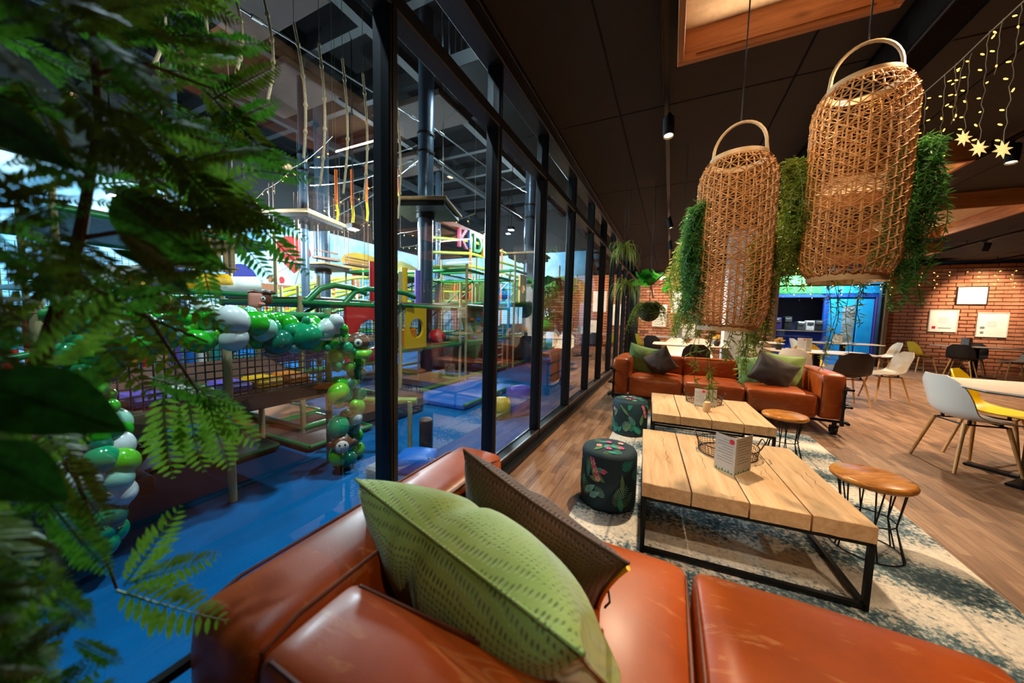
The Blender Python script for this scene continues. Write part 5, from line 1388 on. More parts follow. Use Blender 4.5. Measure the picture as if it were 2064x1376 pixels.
MB().tube([(0, 0, 0), (0.03, 0, 0.9), (0, 0.05, 1.94)], [0.09, 0.07, 0.05], 10).build('trunk', BRN, tr)
rr = random.Random(8); lf = MB()
for k in range(1600):
    d = V((rr.gauss(0, 1), rr.gauss(0, 1), rr.gauss(0, 1))).normalized() * 0.36 * rr.random() ** 0.4
    leaf_strip(lf, V((0, 0, 1.45)) + V((d.x, d.y, d.z * 1.1)), V((rr.gauss(0, 1), rr.gauss(0, 1), rr.gauss(0, 1))), V((0, 0, 1)), 0.07, 0.04)
lf.build('foliage', leaf_mat('tree_leaf', (40, 110, 40), (120, 140, 40)), tr, smooth=False, kind='stuff')
MB().add([(-0.1, -0.3, 1.95), (0.35, -0.3, 1.8), (0.35, 0.3, 1.8), (-0.1, 0.3, 1.95)], [(0, 1, 2, 3)]).add([(-0.1, -0.3, 1.95), (-0.1, 0.3, 1.95), (-0.5, 0.3, 1.75), (-0.5, -0.3, 1.75)], [(0, 1, 2, 3)]).build('awning', TEALP, tr, smooth=False)
# near the glass: brown bolster, cushions, sacks
o = thing('padded_bolster', 'upright brown padded bolster on the blue carpet behind the first mullion', 'bolster', (-1.82, 2.17, 0))
MB().lathe([(0.05, 0), (0.055, 0.01), (0.055, 0.31), (0.04, 0.325), (0.005, 0.33)], 18).build('bolster_body', BRN, o)
o = thing('play_post', 'rope wrapped post with green padded arm behind the glass', 'post', (-1.95, 2.12, 0))
MB().tube([(0, 0, 0), (0, 0, 0.46)], 0.02, 10).build('rope_post', ROPE, o); padtube(o, (0.03, 0.05, 0.46), (-0.6, -0.3, 0.46), pm('pale_green_tube', (120, 150, 60), rough=0.4), 0.028)
def sack(label, x, y, w_, h_, mat, rz):
    o = thing('floor_cushion', label, 'cushion', (x, y, 0), rz, 'foam cushions behind the glass')
    MB().rbox((0, 0, h_ / 2), (w_, 0.14, h_), 0.05, 6, (0.01, 0.05, 0.01)).build('cushion_body', mat, o, angle=90); MB().tube([(-w_ / 2 + 0.02, 0.0, h_ - 0.02), (0, 0, h_ + 0.004), (w_ / 2 - 0.02, 0, h_ - 0.02)], 0.006, 5).build('seam', mat, o)
sack('yellow foam cushion standing behind the second pane', -1.75, 3.42, 0.22, 0.24, YELLOW, 0.6)
sack('lilac foam cushion standing behind the second pane', -1.62, 3.62, 0.30, 0.36, PURP, 0.9)
o = thing('play_cushion', 'blue and yellow star cushion lying behind the first mullion', 'cushion', (-1.72, 1.95, 0))
MB().rbox((0, 0, 0.06), (0.3, 0.24, 0.12), 0.04, 6, (0.0, 0.0, 0.04), M.Rotation(0.5, 3, 'Z')).build('cushion_body', BLUEP, o, angle=90)
for k in range(3): MB().lathe([(0.03, 0), (0.012, 0.03), (0.001, 0.06)], 8, (0.14 * math.cos(2 * k), 0.13 * math.sin(2 * k), 0.09), M.Rotation(0.8, 3, 'X')).build('yellow_tip', YELLOW, o)
o = thing('foam_block', 'grey foam cube on the carpet beside the balloon column', 'block', (-1.75, 1.62, 0)); MB().bb((0, 0, 0.08), (0.15, 0.15, 0.16), 0.015).build('foam_body', pm('grey_foam', (120, 130, 140), rough=0.8), o, smooth=False)
o = thing('soft_step', 'flat blue play mat with dark edge beyond the reflections', 'play mat', (-2.74, 4.2, 0)); MB().bb((0, 0, 0.03), (0.9, 1.5, 0.06), 0.01).build('pad_body', BLUEP, o, smooth=False); MB().tube([(0.45, -0.75, 0.06), (0.45, 0.75, 0.06)], 0.02, 8).build('edge_tube', GREEN, o)
# --- columns with platforms
PLY = wood_mat('ply_deck', (150, 112, 70), (186, 148, 98), (6, 6, 30), 1.5, 0.6)
COLM = pm('column_paint', (58, 74, 88), rough=0.32, metal=0.35)
def column(label, x, y, r, plats):
    o = thing('steel_column', label, 'column', (x, y, 0), 0, 'round steel columns of the ropes course')
    MB().tube([(0, 0, 0), (0, 0, 6.25)], r, 20).build('column_pipe', COLM, o)
    for (z, s_, rz) in plats:
        rot = M.Rotation(rz, 3, 'Z')
        MB().bb((0, 0, z), (s_, s_, 0.05), 0.008, rot).build('platform_deck', PLY, o, smooth=False)
        MB().bb((0, 0, z - 0.07), (s_ * 0.9, s_ * 0.9, 0.08), 0.008, rot).build('platform_frame', BLACK, o, smooth=False)
        MB().tube([(0, 0, z - 0.2), (0, 0, z - 0.12)], r + 0.03, 20).build('collar', BLACK, o)
        for k in range(2): MB().tube([(0, 0, z + 0.9 + 0.3 * k), (0, 0, z + 0.94 + 0.3 * k)], r + 0.02, 20).build('cable_clamp', BLACK, o)
    return o
c1 = atx(858, 410, -4.0); column('nearest steel column carrying a square plywood platform', c1.x, c1.y, 0.13, [(3.06, 1.05, 0.35)])
c3 = atx(1066, 515, -3.3); column('steel column with platform beyond the third mullion', c3.x, c3.y, 0.13, [(2.72, 0.9, 0.1)])
c2 = atx(652, 560, -8.0); column('distant steel column with a small platform before the sky mural', c2.x, c2.y, 0.16, [(2.35, 0.95, 0.2)])
c4 = atx(612, 400, -6.6); column('steel column with a platform half hidden by the fern', c4.x, c4.y, 0.075, [(3.0, 1.1, 0.3)])
c5 = atx(355, 520, -8.6); column('steel column behind the leaves at the left', c5.x, c5.y, 0.12, [(2.3, 0.8, 0.3)])
column('slim steel column behind the lime railed walkway', -7.8, 9.9, 0.10, [(2.9, 0.8, 0.0)])
# --- hanging ropes
HROPE = pm('hemp_rope', (196, 170, 128), (160, 134, 96), 40, 0.85, bump=0.5, bscale=200)
tops = [(307, -60), (390, -60), (465, -40), (531, -5), (592, 45), (643, 88), (690, 118), (731, 148), (798, 190)]
bots = [(310, 130), (402, 140), (475, 150), (540, 200), (612, 318), (645, 375), (692, 390), (733, 402), (803, 440)]
ordn = ['first', 'second', 'third', 'fourth', 'fifth', 'sixth', 'seventh', 'eighth', 'ninth']
for k, (a, b) in enumerate(zip(tops, bots)):
    A = atx(a[0], a[1], -3.9); A.z = min(A.z, 5.6); B = atx(b[0], b[1], -3.9)
    o = thing('climbing_rope', '%s knotted hemp rope from the left in the hanging row' % ordn[k], 'rope', A, 0, 'knotted ropes of the ropes course')
    L = B - A; pts = []
    for i in range(15):
        t_ = i / 14; pts.append(L * t_ + V((0, 0.07 * math.sin(PI * t_) , 0)))
    MB().tube(pts, 0.014, 7).build('rope_line', HROPE, o)
    for i in range(2, 14, 3): MB().ell(pts[i], (0.024, 0.024, 0.03), 8, 6).build('knot', HROPE, o)
    MB().tube([(0, 0, 0), (0, 0, 6.26 - A.z)], 0.004, 4).build('hanger_wire', ALU, o)
for k, (x, y0, y1) in enumerate([(677, 342, 445), (709, 342, 448), (738, 332, 445), (800, 340, 410)]):
    A, B = atx(x, y0, -5.6), atx(x + 2, y1, -5.6)
    o = thing('foam_rope', '%s orange and yellow foam covered rope' % ordn[k], 'rope', A, 0, 'orange and yellow foam ropes')
    mid = (B - A) * 0.68
    MB().tube([(0, 0, 0), mid], 0.026, 8).build('orange_sleeve', ORANGE, o); MB().tube([mid, mid.lerp(B - A, 0.5) + V((0, 0.02, 0)), B - A], 0.022, 8).build('yellow_sleeve', YELLOW, o)
    MB().tube([(0, 0, 0), (0, 0, 6.26 - A.z)], 0.004, 4).build('hanger_wire', ALU, o)
# --- cables
def cable(label, a, b, sag=0.0, r=0.01):
    a, b = V(a), V(b); e_ = (b - a).normalized() * 0.17; a, b = a + e_, b - e_; o = thing('steel_cable', label, 'cable', a, 0, 'tensioned cables of the ropes course')
    n = 10; MB().tube([(b - a) * (i / n) + V((0, 0, -sag * math.sin(PI * i / n))) for i in range(n + 1)], r, 5).build('cable_strand', ALU, o)
    for q, s_ in ((0.06, 1), (0.94, -1)): MB().tube([(b - a) * (q - 0.02) + V((0, 0, -sag * 0.18)), (b - a) * (q + 0.02) + V((0, 0, -sag * 0.2))], r * 2.2, 8).build('turnbuckle', ALU, o)
cable('cable running past the hanging ropes to the near column', atx(440, -10, -4.0), (c1.x, c1.y, 4.45))
cable('cable between the fern side column and the near column', (c4.x, c4.y, 3.95), (c1.x, c1.y, 4.15), 0.12)
cable('lower cable between the fern side column and the near column', (c4.x, c4.y, 3.6), (c1.x, c1.y, 3.95), 0.12)
cable('cable from the near column down to the farther column', (c1.x, c1.y, 4.0), (c3.x, c3.y, 3.55), 0.05)
cable('upper cable from the near column to the farther column', (c1.x, c1.y, 4.5), (c3.x, c3.y, 4.2), 0.05)
cable('cable from the distant column to the near column', (c2.x, c2.y, 3.4), (c1.x, c1.y, 3.95), 0.1)
# --- rope bridge of planks
for k, (xa, xb, y) in enumerate([(545, 604, 526), (634, 682, 522), (695, 742, 535)]):
    A, B = atx(xa, y - 6, -6.4), atx(xb, y + 5, -6.4)
    o = thing('plank_swing', '%s brown plank swing of the high rope bridge' % ordn[k], 'plank swing', A, 0, 'plank swings of the high rope bridge')
    MB().bb((B - A) / 2, (0.16, (B - A).length, 0.05), 0.01, None).build('swing_plank', BRN, o, smooth=False); MB().bb((B - A) / 2 + V((0, 0, 0.14)), (0.03, (B - A).length * 0.94, 0.03), 0.006).build('foot_bar', BRN, o, smooth=False)
    for q in (0.08, 0.92):
        for dx in (-0.06, 0.06): MB().tube([(B - A) * q + V((dx, 0, 0.02)), (B - A) * q + V((dx, 0, 1.3))], 0.008, 5).build('hanging_rope', BRN, o)
# --- sign
sg_ = thing('wooden_sign', 'hanging wooden sign with the colourful letters KIDDY', 'sign', (-5.0, 6.4, 0))
MB().bb((0, 1.4, 3.42), (0.06, 3.0, 0.16), 0.01).build('sign_beam', pm('orange_timber', (196, 96, 40), (160, 74, 30), 6, 0.6), sg_, smooth=False)
for k, (ch, c_, y, z) in enumerate([('K', (226, 70, 110), 0.66, 2.94), ('I', (50, 110, 190), 1.13, 2.98), ('D', (60, 190, 100), 1.36, 2.94), ('D', (240, 176, 40), 1.83, 2.90), ('Y', (226, 70, 50), 2.32, 2.90)]):
    cu = bpy.data.curves.new('letter', 'FONT'); cu.body = ch; cu.size = 0.66; cu.extrude = 0.03; cu.offset = 0.012
    tmp = bpy.data.objects.new('tmp', cu); COL.objects.link(tmp); dg = bpy.context.evaluated_depsgraph_get()
    me = bpy.data.meshes.new_from_object(tmp.evaluated_get(dg)); bpy.data.objects.remove(tmp)
    me.name = 'letter'; me.materials.clear(); me.materials.append(pm('letter_paint_%d' % k, c_, rough=0.5))
    inst('letter', me, sg_, (0.05, y, z), (PI / 2, 0, PI / 2))
    MB().tube([(0.03, y + 0.12, z + 0.36), (0.03, y + 0.12, 3.42)], 0.006, 4).build('hook', BLACKM, sg_)
for y in (0.1, 2.7): MB().tube([(0, y, 3.5), (0, y, 6.26)], 0.008, 5).build('hanger_wire', ALU, sg_)
# --- murals painted on the sky wall
def flat(label, name, pts, col, y0, z0, off=0.0):
    pass
def mural_part(o, name, outline, mat, t_=0.012, lvl=0.0):
    return MB().poly([(0.0 + lvl, a, b) for a, b in outline], (1, 0, 0), t_).build(name, mat, o, smooth=False)
def circ(cy, cz, ry, rz, n=24, a0=0, a1=2 * PI): return [(cy + ry * math.cos(a0 + (a1 - a0) * i / n), cz + rz * math.sin(a0 + (a1 - a0) * i / n)) for i in range(n if a1 - a0 > 6.2 else n + 1)]
MWX = -11.998
def wallpt(x, y): p = atx(x, y, MWX); return p.y, p.z
y, z = wallpt(592, 515); o = thing('mural_balloon', 'red hot air balloon painted on the sky mural', 'mural', (MWX, y, z)); MRED = pm('mural_red', (206, 60, 56), (190, 44, 44), 2, 0.8); MBR = pm('mural_brown', (170, 108, 70), rough=0.8)
mural_part(o, 'balloon_shape', circ(0, 0.1, 0.62, 0.55, 20, 0, PI) + [(-0.35, -0.3), (0, -0.62), (0.35, -0.3)], MRED)
y2, z2 = wallpt(558, 576); d = V((0, y2 - y, z2 - z))
o = thing('mural_boat', 'brown flying boat with small riders painted on the sky mural', 'mural', (MWX, y2, z2))
mural_part(o, 'hull', [(-0.85, 0.12), (-0.6, -0.12), (0, -0.2), (0.6, -0.12), (0.9, 0.14), (0.5, 0.05), (-0.5, 0.05)], MBR)
mural_part(o, 'blue_fin', [(0.72, 0.12), (1.15, 0.26), (0.98, 0.02)], BLUEP, 0.012, 0.002)
for k in range(5): mural_part(o, 'rider', circ(-0.35 + 0.17 * k, 0.16 + 0.05 * (k % 2), 0.09, 0.12, 14), [WPAD, MBR, WPAD, MRED, WPAD][k], 0.012, 0.002)
for s_ in (-0.5, 0.6): MB().bar((0.012, s_, 0.1), (0.012, (y - y2) + s_ * 0.35, z - z2 - 0.4), 0.015).build('painted_rope', MBR, o, smooth=False)
y, z = wallpt(732, 531); o = thing('mural_blimp', 'yellow airship painted on the sky mural', 'mural', (MWX, y, z)); mural_part(o, 'airship_hull', circ(0, 0, 1.05, 0.42), pm('mural_yellow', (222, 178, 60), (200, 150, 44), 2, 0.8)); mural_part(o, 'gondola', [(-0.5, -0.62), (0.5, -0.62), (0.6, -0.46), (-0.6, -0.46)], MRED); mural_part(o, 'airship_stripe', [(-0.9, -0.02), (0.9, -0.02), (0.9, 0.05), (-0.9, 0.05)], MBR, 0.014, 0.001)
y, z = wallpt(487, 568); o = thing('mural_moon', 'dark blue balloon painted at the left of the sky mural', 'mural', (MWX, y, z)); mural_part(o, 'balloon_shape', circ(0, 0, 0.45, 0.55), pm('mural_navy', (50, 52, 130), rough=0.8)); mural_part(o, 'basket', [(-0.12, -0.8), (0.12, -0.8), (0.15, -0.62), (-0.15, -0.62)], MBR)
o = thing('mural_hills', 'green hills painted along the far end of the sky mural', 'mural', (-7.5, 14.995, 0)); mg = pm('mural_green', (110, 140, 50), (84, 120, 44), 1, 0.8)
for k in range(4): MB().poly([(-3.4 + 2.1 * k + 1.5 * math.cos(t_), 0, 1.9 + 1.2 * math.sin(t_)) for t_ in [PI * i / 14 for i in range(15)]], (0, -1, 0), 0.02).build('hill', mg, o, smooth=False)
# --- flood lamps and hall lights
FLD = pm('flood_glow', (230, 246, 255), emit=60, ecol=(214, 240, 255))
for k, p in enumerate(FLOODS):
    o = thing('flood_lamp', ['flood lamp above the middle of the mural', 'flood lamp glaring through the fern', 'flood lamp right of the KIDDY sign', 'flood lamp behind the broad leaf', 'flood lamp by the far mural corner', 'long lamp high behind the upper glass', 'flood lamp at the far end of the hall', 'added flood lamp, out of view, brightening the balloon arch', 'added flood lamp, out of view, brightening the carpet by the glass'][k], 'flood lamp', p, 0, 'cool white flood lamps')
    MB().bb((0, 0, 0), (0.18, 0.18, 0.10), 0.01).build('housing', BLACK, o, smooth=False)
    MB().box((0, 0, -0.053), (0.13, 0.13, 0.006)).build('diffuser', FLD, o, smooth=False)
    MB().tube([(0, 0, 0.05), (0, 0, 6.26 - p[2])], 0.01, 5).build('drop_rod', BLACK, o)
tl = thing('tube_lamp', 'bright tube lamp seen through the upper glass strip', 'tube lamp', atx(965, 160, -2.6))
MB().tube([(0, -0.18, 0), (0, 0.18, 0)], 0.025, 10).build('glow_tube', FLD, tl); MB().bb((0, 0, 0.04), (0.05, 0.44, 0.03), 0.005).build('housing', BLACK, tl, smooth=False); MB().tube([(0, 0, 0.05), (0, 0, 6.26 - tl.location.z)], 0.006, 5).build('drop_rod', BLACK, tl)
for i in range(5):
    y0 = 3.2 + 1.3 * i
    row('warm light chain %s under the play hall roof beyond the ropes' % ['first', 'second', 'third', 'fourth', 'fifth'][i] , -9.6, -4.6, y0 + 1.5, y0 + 0.2, 3.75, 12, [0.05, 0.12, 0.2], 2.6, 0.2, 6.26)
# --- gallery railing and stairs beyond the upper glass
ga = thing('gallery_railing', 'grey baluster railing of the gallery above the glass', 'railing', (-2.35, 6.1, 3.92))
MB().bb((0.5, 0, -0.1), (1.05, 6.2, 0.16), 0.01).build('gallery_edge', HALLD, ga, smooth=False)
MB().bb((0, 0, 1.0), (0.05, 6.2, 0.05), 0.008).build('handrail', STEEL, ga, smooth=False); MB().bb((0, 0, 0.06), (0.05, 6.2, 0.04), 0.008).build('base_rail', STEEL, ga, smooth=False)
bme = MB().tube([(0, 0, 0.06), (0, 0, 1.0)], 0.011, 6).mesh('baluster', STEEL)
for k in range(52): inst('baluster', bme, ga, (0, -3.06 + 0.12 * k, 0))
for k in range(4): MB().tube([(0.5, -2.8 + 1.8 * k, -0.02), (0.5, -2.8 + 1.8 * k, 2.33)], 0.03, 8).build('gallery_hanger', HALLD, ga)
stt = thing('steel_stairs', 'dark steel stairs climbing to the gallery beyond the far panes', 'stairs', (-1.95, 9.75, 0))
MB().bar((-0.35, -0.4, 3.85), (-0.35, 4.6, 0.1), 0.05, 0.24).build('stringer', HALLD, stt, smooth=False); MB().bar((0.35, -0.4, 3.85), (0.35, 4.6, 0.1), 0.05, 0.24).build('stringer', HALLD, stt, smooth=False)
for k in range(18):
    MB().bb((0, -0.3 + 0.275 * k, 3.8 - 0.206 * k), (0.66, 0.26, 0.03), 0.004).build('tread', BRN, stt, smooth=False); MB().tube([(0.36, -0.3 + 0.275 * k, 3.8 - 0.206 * k), (0.36, -0.3 + 0.275 * k, 4.7 - 0.206 * k)], 0.01, 6).build('baluster', STEEL, stt)
MB().tube([(0.36, -0.4, 4.78), (0.36, 4.5, 1.1)], 0.02, 8).build('handrail', STEEL, stt)
# --- balloon arch
BCOL = {'emerald': pm('balloon_emerald', (12, 150, 96), rough=0.16, coat=0.5), 'lime': pm('balloon_lime', (96, 190, 34), rough=0.18, coat=0.4), 'green': pm('balloon_green', (30, 170, 24), rough=0.18, coat=0.4), 'dark': pm('balloon_dark', (8, 104, 80), rough=0.15, coat=0.5), 'mint': pm('balloon_mint', (150, 214, 186), rough=0.2, coat=0.4), 'white': pm('balloon_white', (216, 226, 222), rough=0.25, coat=0.3)}
BME = {k: MB().ell((0, 0, 0), (1, 1, 1.14), 18, 12).lathe([(0.07, -1.14), (0.1, -1.24), (0.02, -1.16)], 8).mesh('balloon', m_) for k, m_ in BCOL.items()}
ba = thing('balloon_garland', 'arch garland of green, mint and white balloons around the play frame entrance', 'balloons', (-2.25, 1.65, 0))
rb = random.Random(21)
def put_balloon(px, py, r, c, X=-2.25):
    p = atx(px, py, X); p.z = max(p.z, r * 1.05)
    inst('balloon', BME[c], ba, p - V(ba.location), (rb.uniform(-0.9, 0.9), rb.uniform(-0.9, 0.9), rb.uniform(0, 6)), (r, r, r))
cols = ['emerald', 'lime', 'green', 'dark', 'mint', 'white', 'emerald', 'green']
seg = [((706, 940), (700, 700), 58, 27), ((705, 685), (470, 655), 70, 28), ((470, 655), (330, 660), 34, 34), ((330, 665), (130, 690), 36, 38), ((180, 720), (205, 1085), 58, 44)]
for (a, b, n, wd) in seg:
    for k in range(n):
        t_ = (k + rb.random()) / n; r = rb.choice([0.026, 0.032, 0.04, 0.045, 0.05, 0.06])
        x = a[0] + (b[0] - a[0]) * t_ + rb.uniform(-wd, wd) * (1.0 if abs(b[0] - a[0]) < abs(b[1] - a[1]) else 0.3)
        y = a[1] + (b[1] - a[1]) * t_ + rb.uniform(-wd, wd) * (1.0 if abs(b[0] - a[0]) >= abs(b[1] - a[1]) else 0.3)
        put_balloon(x, y, r, rb.choice(cols), -2.25 + rb.uniform(-0.05, 0.06))
for (x, y, r, c) in [(682, 860, 0.075, 'emerald'), (682, 793, 0.075, 'lime'), (682, 917, 0.068, 'green'), (620, 680, 0.085, 'emerald'), (560, 690, 0.075, 'dark'), (533, 665, 0.065, 'mint'), (516, 652, 0.07, 'green'), (470, 645, 0.075, 'white'), (472, 682, 0.065, 'white'), (678, 648, 0.05, 'white'), (165, 1000, 0.075, 'dark'), (175, 962, 0.06, 'white'), (230, 962, 0.062, 'mint'), (155, 1032, 0.065, 'mint'), (215, 992, 0.05, 'white'), (247, 992, 0.05, 'white'), (190, 1040, 0.06, 'emerald'), (222, 1037, 0.055, 'dark'), (193, 1075, 0.06, 'emerald'), (200, 1098, 0.062, 'emerald'), (245, 930, 0.06, 'lime'), (205, 928, 0.06, 'emerald')]:
    put_balloon(x, y, r, c, -2.17)
# monkey head balloon
p = atx(690, 895, -2.12); mk = thing('monkey_balloon', 'brown monkey face foil balloon near the foot of the balloon column', 'balloon', p); q = (CAM - p); q.z = 0; mk.rotation_euler = (0, 0, math.atan2(q.y, q.x))
MB().ell((0, 0, 0), (0.05, 0.072, 0.066), 18, 12).build('head', pm('monkey_brown', (108, 62, 38), rough=0.3), mk)
MB().ell((0.02, 0.0, -0.005), (0.04, 0.052, 0.052), 16, 10).build('face', pm('monkey_face', (224, 206, 190), rough=0.35), mk)
for s_ in (-1, 1):
    MB().ell((0, s_ * 0.075, 0.005), (0.015, 0.024, 0.026), 12, 8).build('ear', bpy.data.materials['monkey_brown'], mk); MB().ell((0.056, s_ * 0.018, 0.012), (0.005, 0.007, 0.009), 8, 6).build('eye', BLACKM, mk); MB().ell((0.06, s_ * 0.007, -0.014), (0.004, 0.004, 0.004), 8, 6).build('nostril', BLACKM, mk)
MB().tube([(0.054, -0.02, -0.03), (0.058, 0, -0.036), (0.054, 0.02, -0.03)], 0.002, 5).build('mouth', BLACKM, mk)
# toucan balloon
p = atx(722, 692, -2.2); tk = thing('bird_balloon', 'foil balloon shaped like a bird with a big lime beak', 'balloon', p); tk.rotation_euler = (0, 0, math.atan2((CAM - p).y, (CAM - p).x))
MB().ell((0, 0, 0.01), (0.05, 0.085, 0.075), 16, 10).build('head', pm('bird_brown', (92, 60, 40), rough=0.3), tk); MB().ell((0.035, -0.0, 0.01), (0.02, 0.035, 0.035), 14, 9).build('eye_patch', WPAD, tk); MB().ell((0.056, 0.0, 0.01), (0.006, 0.012, 0.012), 10, 7).build('eye', BLACKM, tk)
MB().tube([(0.02, -0.04, -0.05), (0.03, 0.0, -0.085), (0.03, 0.06, -0.085), (0.02, 0.1, -0.06)], [0.02, 0.04, 0.04, 0.012], 12).build('beak', BCOL['lime'], tk)
# cow like wall figure above the garland
p = atx(515, 605, -3.4); cw = thing('cutout_figure', 'pink snouted wooden animal cut-out above the balloons', 'figure', p); cw.rotation_euler = (0, 0, math.atan2((CAM - p).y, (CAM - p).x)); cw.scale = (0.55, 0.55, 0.55)
MB().rbox((0, 0, 0), (0.14, 0.2, 0.24), 0.04, 6).build('snout', pm('pink_snout', (226, 150, 128), rough=0.5), cw, angle=90); MB().rbox((-0.06, 0.12, 0.03), (0.16, 0.22, 0.2), 0.06, 6).build('head', bpy.data.materials['monkey_brown'], cw, angle=90)
for s_ in (-1, 1): MB().ell((0.0, 0.12 + s_ * 0.11, 0.14), (0.03, 0.05, 0.03), 10, 7).build('ear', bpy.data.materials['monkey_brown'], cw)
MB().tube([(0, 0.05, -0.1), (0, 0.05, (1.2 - p.z) / 0.55 - 0.3)], 0.02, 8).build('stake', ROPE, cw)
MB().tube([(0.02, -0.1, 0.13), (0.02, -0.02, 0.15), (0.02, 0.06, 0.125), (0.02, 0.14, 0.15), (0.0, 0.22, 0.12)], 0.028, 8).build('hair', bpy.data.materials['monkey_brown'], cw); MB().ell((0.07, 0.1, 0.03), (0.02, 0.035, 0.04), 12, 8).build('eye', WPAD, cw); MB().ell((0.088, 0.1, 0.03), (0.006, 0.014, 0.016), 8, 6).build('pupil', BLACKM, cw); MB().ell((0.075, 0.08, -0.06), (0.03, 0.05, 0.03), 12, 8).build('nose', bpy.data.materials['pink_snout'], cw)
# bunting and slatted swing seen between the leaves
bn = thing('bunting', 'red and yellow bunting flags behind the leaves', 'bunting', atx(250, 540, -3.6)); b0 = V(bn.location); b1 = atx(345, 600, -3.6) - b0
MB().tube([(0, 0, 0), b1 * 0.5 - V((0, 0, 0.05)), b1], 0.006, 5).build('bunting_cord', WPAD, bn)
for k in range(7):
    c = b1 * ((k + 0.5) / 7) - V((0, 0, 0.04)); MB().poly([c + V((0, -0.06, 0)), c + V((0, 0.06, 0)), c + V((0, 0, -0.16))], (1, 0, 0), 0.004).build('flag', [REDP, YELLOW][k % 2], bn, smooth=False)
sw = thing('slatted_bridge', 'hanging bridge of pale vertical slats behind the fern', 'bridge', atx(405, 500, -5.2)); s0 = V(sw.location)
for k in range(9): MB().bb((0, -0.28 + 0.075 * k, 0.0), (0.03, 0.05, 0.52), 0.006).build('slat', PLY, sw, smooth=False)
for z in (-0.2, 0.2): MB().tube([(0.02, -0.34, z), (0.02, 0.38, z)], 0.012, 6).build('slat_rope', HROPE, sw)
for y in (-0.3, 0.34): MB().tube([(0.02, y, 0.2), (0.02, y, 6.26 - s0.z)], 0.008, 5).build('hanging_rope', HROPE, sw)
# ================================================================== leafy plant in the left foreground
FL = [leaf_mat('frond_olive', (58, 76, 12), (92, 108, 24), 0.55, 0.3, 20), leaf_mat('frond_green', (44, 104, 22), (86, 148, 40), 0.5, 0.38, 20), leaf_mat('frond_fresh', (96, 150, 34), (132, 176, 60), 0.45, 0.45, 20), leaf_mat('broad_dark', (16, 60, 12), (34, 92, 20), 0.45, 0.25, 12)]
TWIG = pm('twig_brown', (70, 46, 26), rough=0.8)
def frond_mesh(n, wmax, droop, mat, seed, round_=False):
    'unit frond along +y, leaflets in pairs'
    rr = random.Random(seed); m = MB(); pts = []
    for i in range(n + 1):
        t_ = i / n; pts.append(V((0.03 * math.sin(2.5 * t_), t_, -droop * t_ * t_ + 0.08 * t_)))
    m.tube(pts, [0.010 * (1.1 - i / n) + 0.002 for i in range(n + 1)], 4)
    for i in range(1, n + 1):
        t_ = i / n; d = (pts[i] - pts[i - 1]).normalized()
        L = wmax * (math.sin(PI * (0.12 + 0.86 * t_)) ** 0.8) * rr.uniform(0.85, 1.1)
        for s_ in (-1, 1):
            side = V((s_, 0, 0)); dr = (side * 0.86 + d * 0.5 + V((0, 0, rr.uniform(-0.35, 0.0)))).normalized()
            up = V((0, 0.15, 1)); w_ = (0.42 if round_ else 0.26) * L + 0.006
            b = dr.cross(up).normalized() * w_ / 2; p = pts[i]
            k1, k2, e = p + dr * L * 0.35, p + dr * L * 0.72 - V((0, 0, 0.05 * L)), p + dr * L - V((0, 0, 0.14 * L))
            fold = V((0, 0, 0.12 * w_ / 2))
            m.add([p, k1 + b + fold, k2 + b * 0.8 + fold, e, k2 - b * 0.8 + fold, k1 - b + fold, k1, k2], [(0, 1, 6), (6, 1, 2, 7), (7, 2, 3), (0, 6, 5), (6, 7, 4, 5), (7, 3, 4)])
    return m.mesh('frond', mat, True, 70)
FM = [frond_mesh(20, 0.20, 0.25, FL[0], 1), frond_mesh(20, 0.19, 0.35, FL[1], 2), frond_mesh(13, 0.26, 0.2, FL[2], 3), frond_mesh(13, 0.15, 0.3, FL[0], 4, True), frond_mesh(18, 0.16, 0.2, FL[1], 5)]
def broad_mesh(mat):
    def fn(u, v):
        w_ = 0.30 * math.sin(PI * u ** 0.75) ** 0.9 * (1 - 0.1 * u); s_ = 2 * v - 1
        return V((s_ * w_, u, 0.10 * abs(s_) * w_ * 2 - 0.22 * u * u + 0.012 * math.sin(18 * u) * abs(s_)))
    return MB().grid(fn, 14, 8).tube([(0, t_ / 10, -0.22 * (t_ / 10) ** 2 + 0.006) for t_ in range(-2, 11)], 0.009, 5).mesh('broad_leaf', mat, True, 80)
BL = [broad_mesh(FL[3]), broad_mesh(FL[1])]
tp = thing('foreground_plant', 'big leafy plant of ferns and broad leaves filling the left foreground', 'plant', (-0.90, -0.04, 0))
T0 = V(tp.location)
def place(me, name, b, t_, roll=0.0):
    b, t_ = V(b), V(t_); d = t_ - b; L = d.length; d.normalize()
    tocam = (CAM - b).normalized(); z = V((0, 0, 1)) * 0.5 + tocam * 0.75; z = (z - d * z.dot(d)).normalized()
    x = d.cross(z); R_ = M((x, d, z)).transposed() @ M.Rotation(roll, 3, 'Y')
    o = inst(name, me, tp, b - T0, R_.to_euler(), (L, L, L)); return o
def dmax(x): return min(0.95, 0.96 / (0.902 * (1032 - x) / 668 + 0.429))
rf = random.Random(77)
bnd = [(0, 520), (100, 545), (200, 530), (300, 575), (400, 600), (480, 560), (540, 430), (600, 330), (700, 260), (800, 200), (900, 170), (1000, 120), (1100, 130), (1200, 150), (1376, 190), (1500, 200)]
def bx(y):
    for (y0, x0), (y1, x1) in zip(bnd[:-1], bnd[1:]):
        if y0 <= y <= y1: return x0 + (x1 - x0) * (y - y0) / (y1 - y0)
    return 500
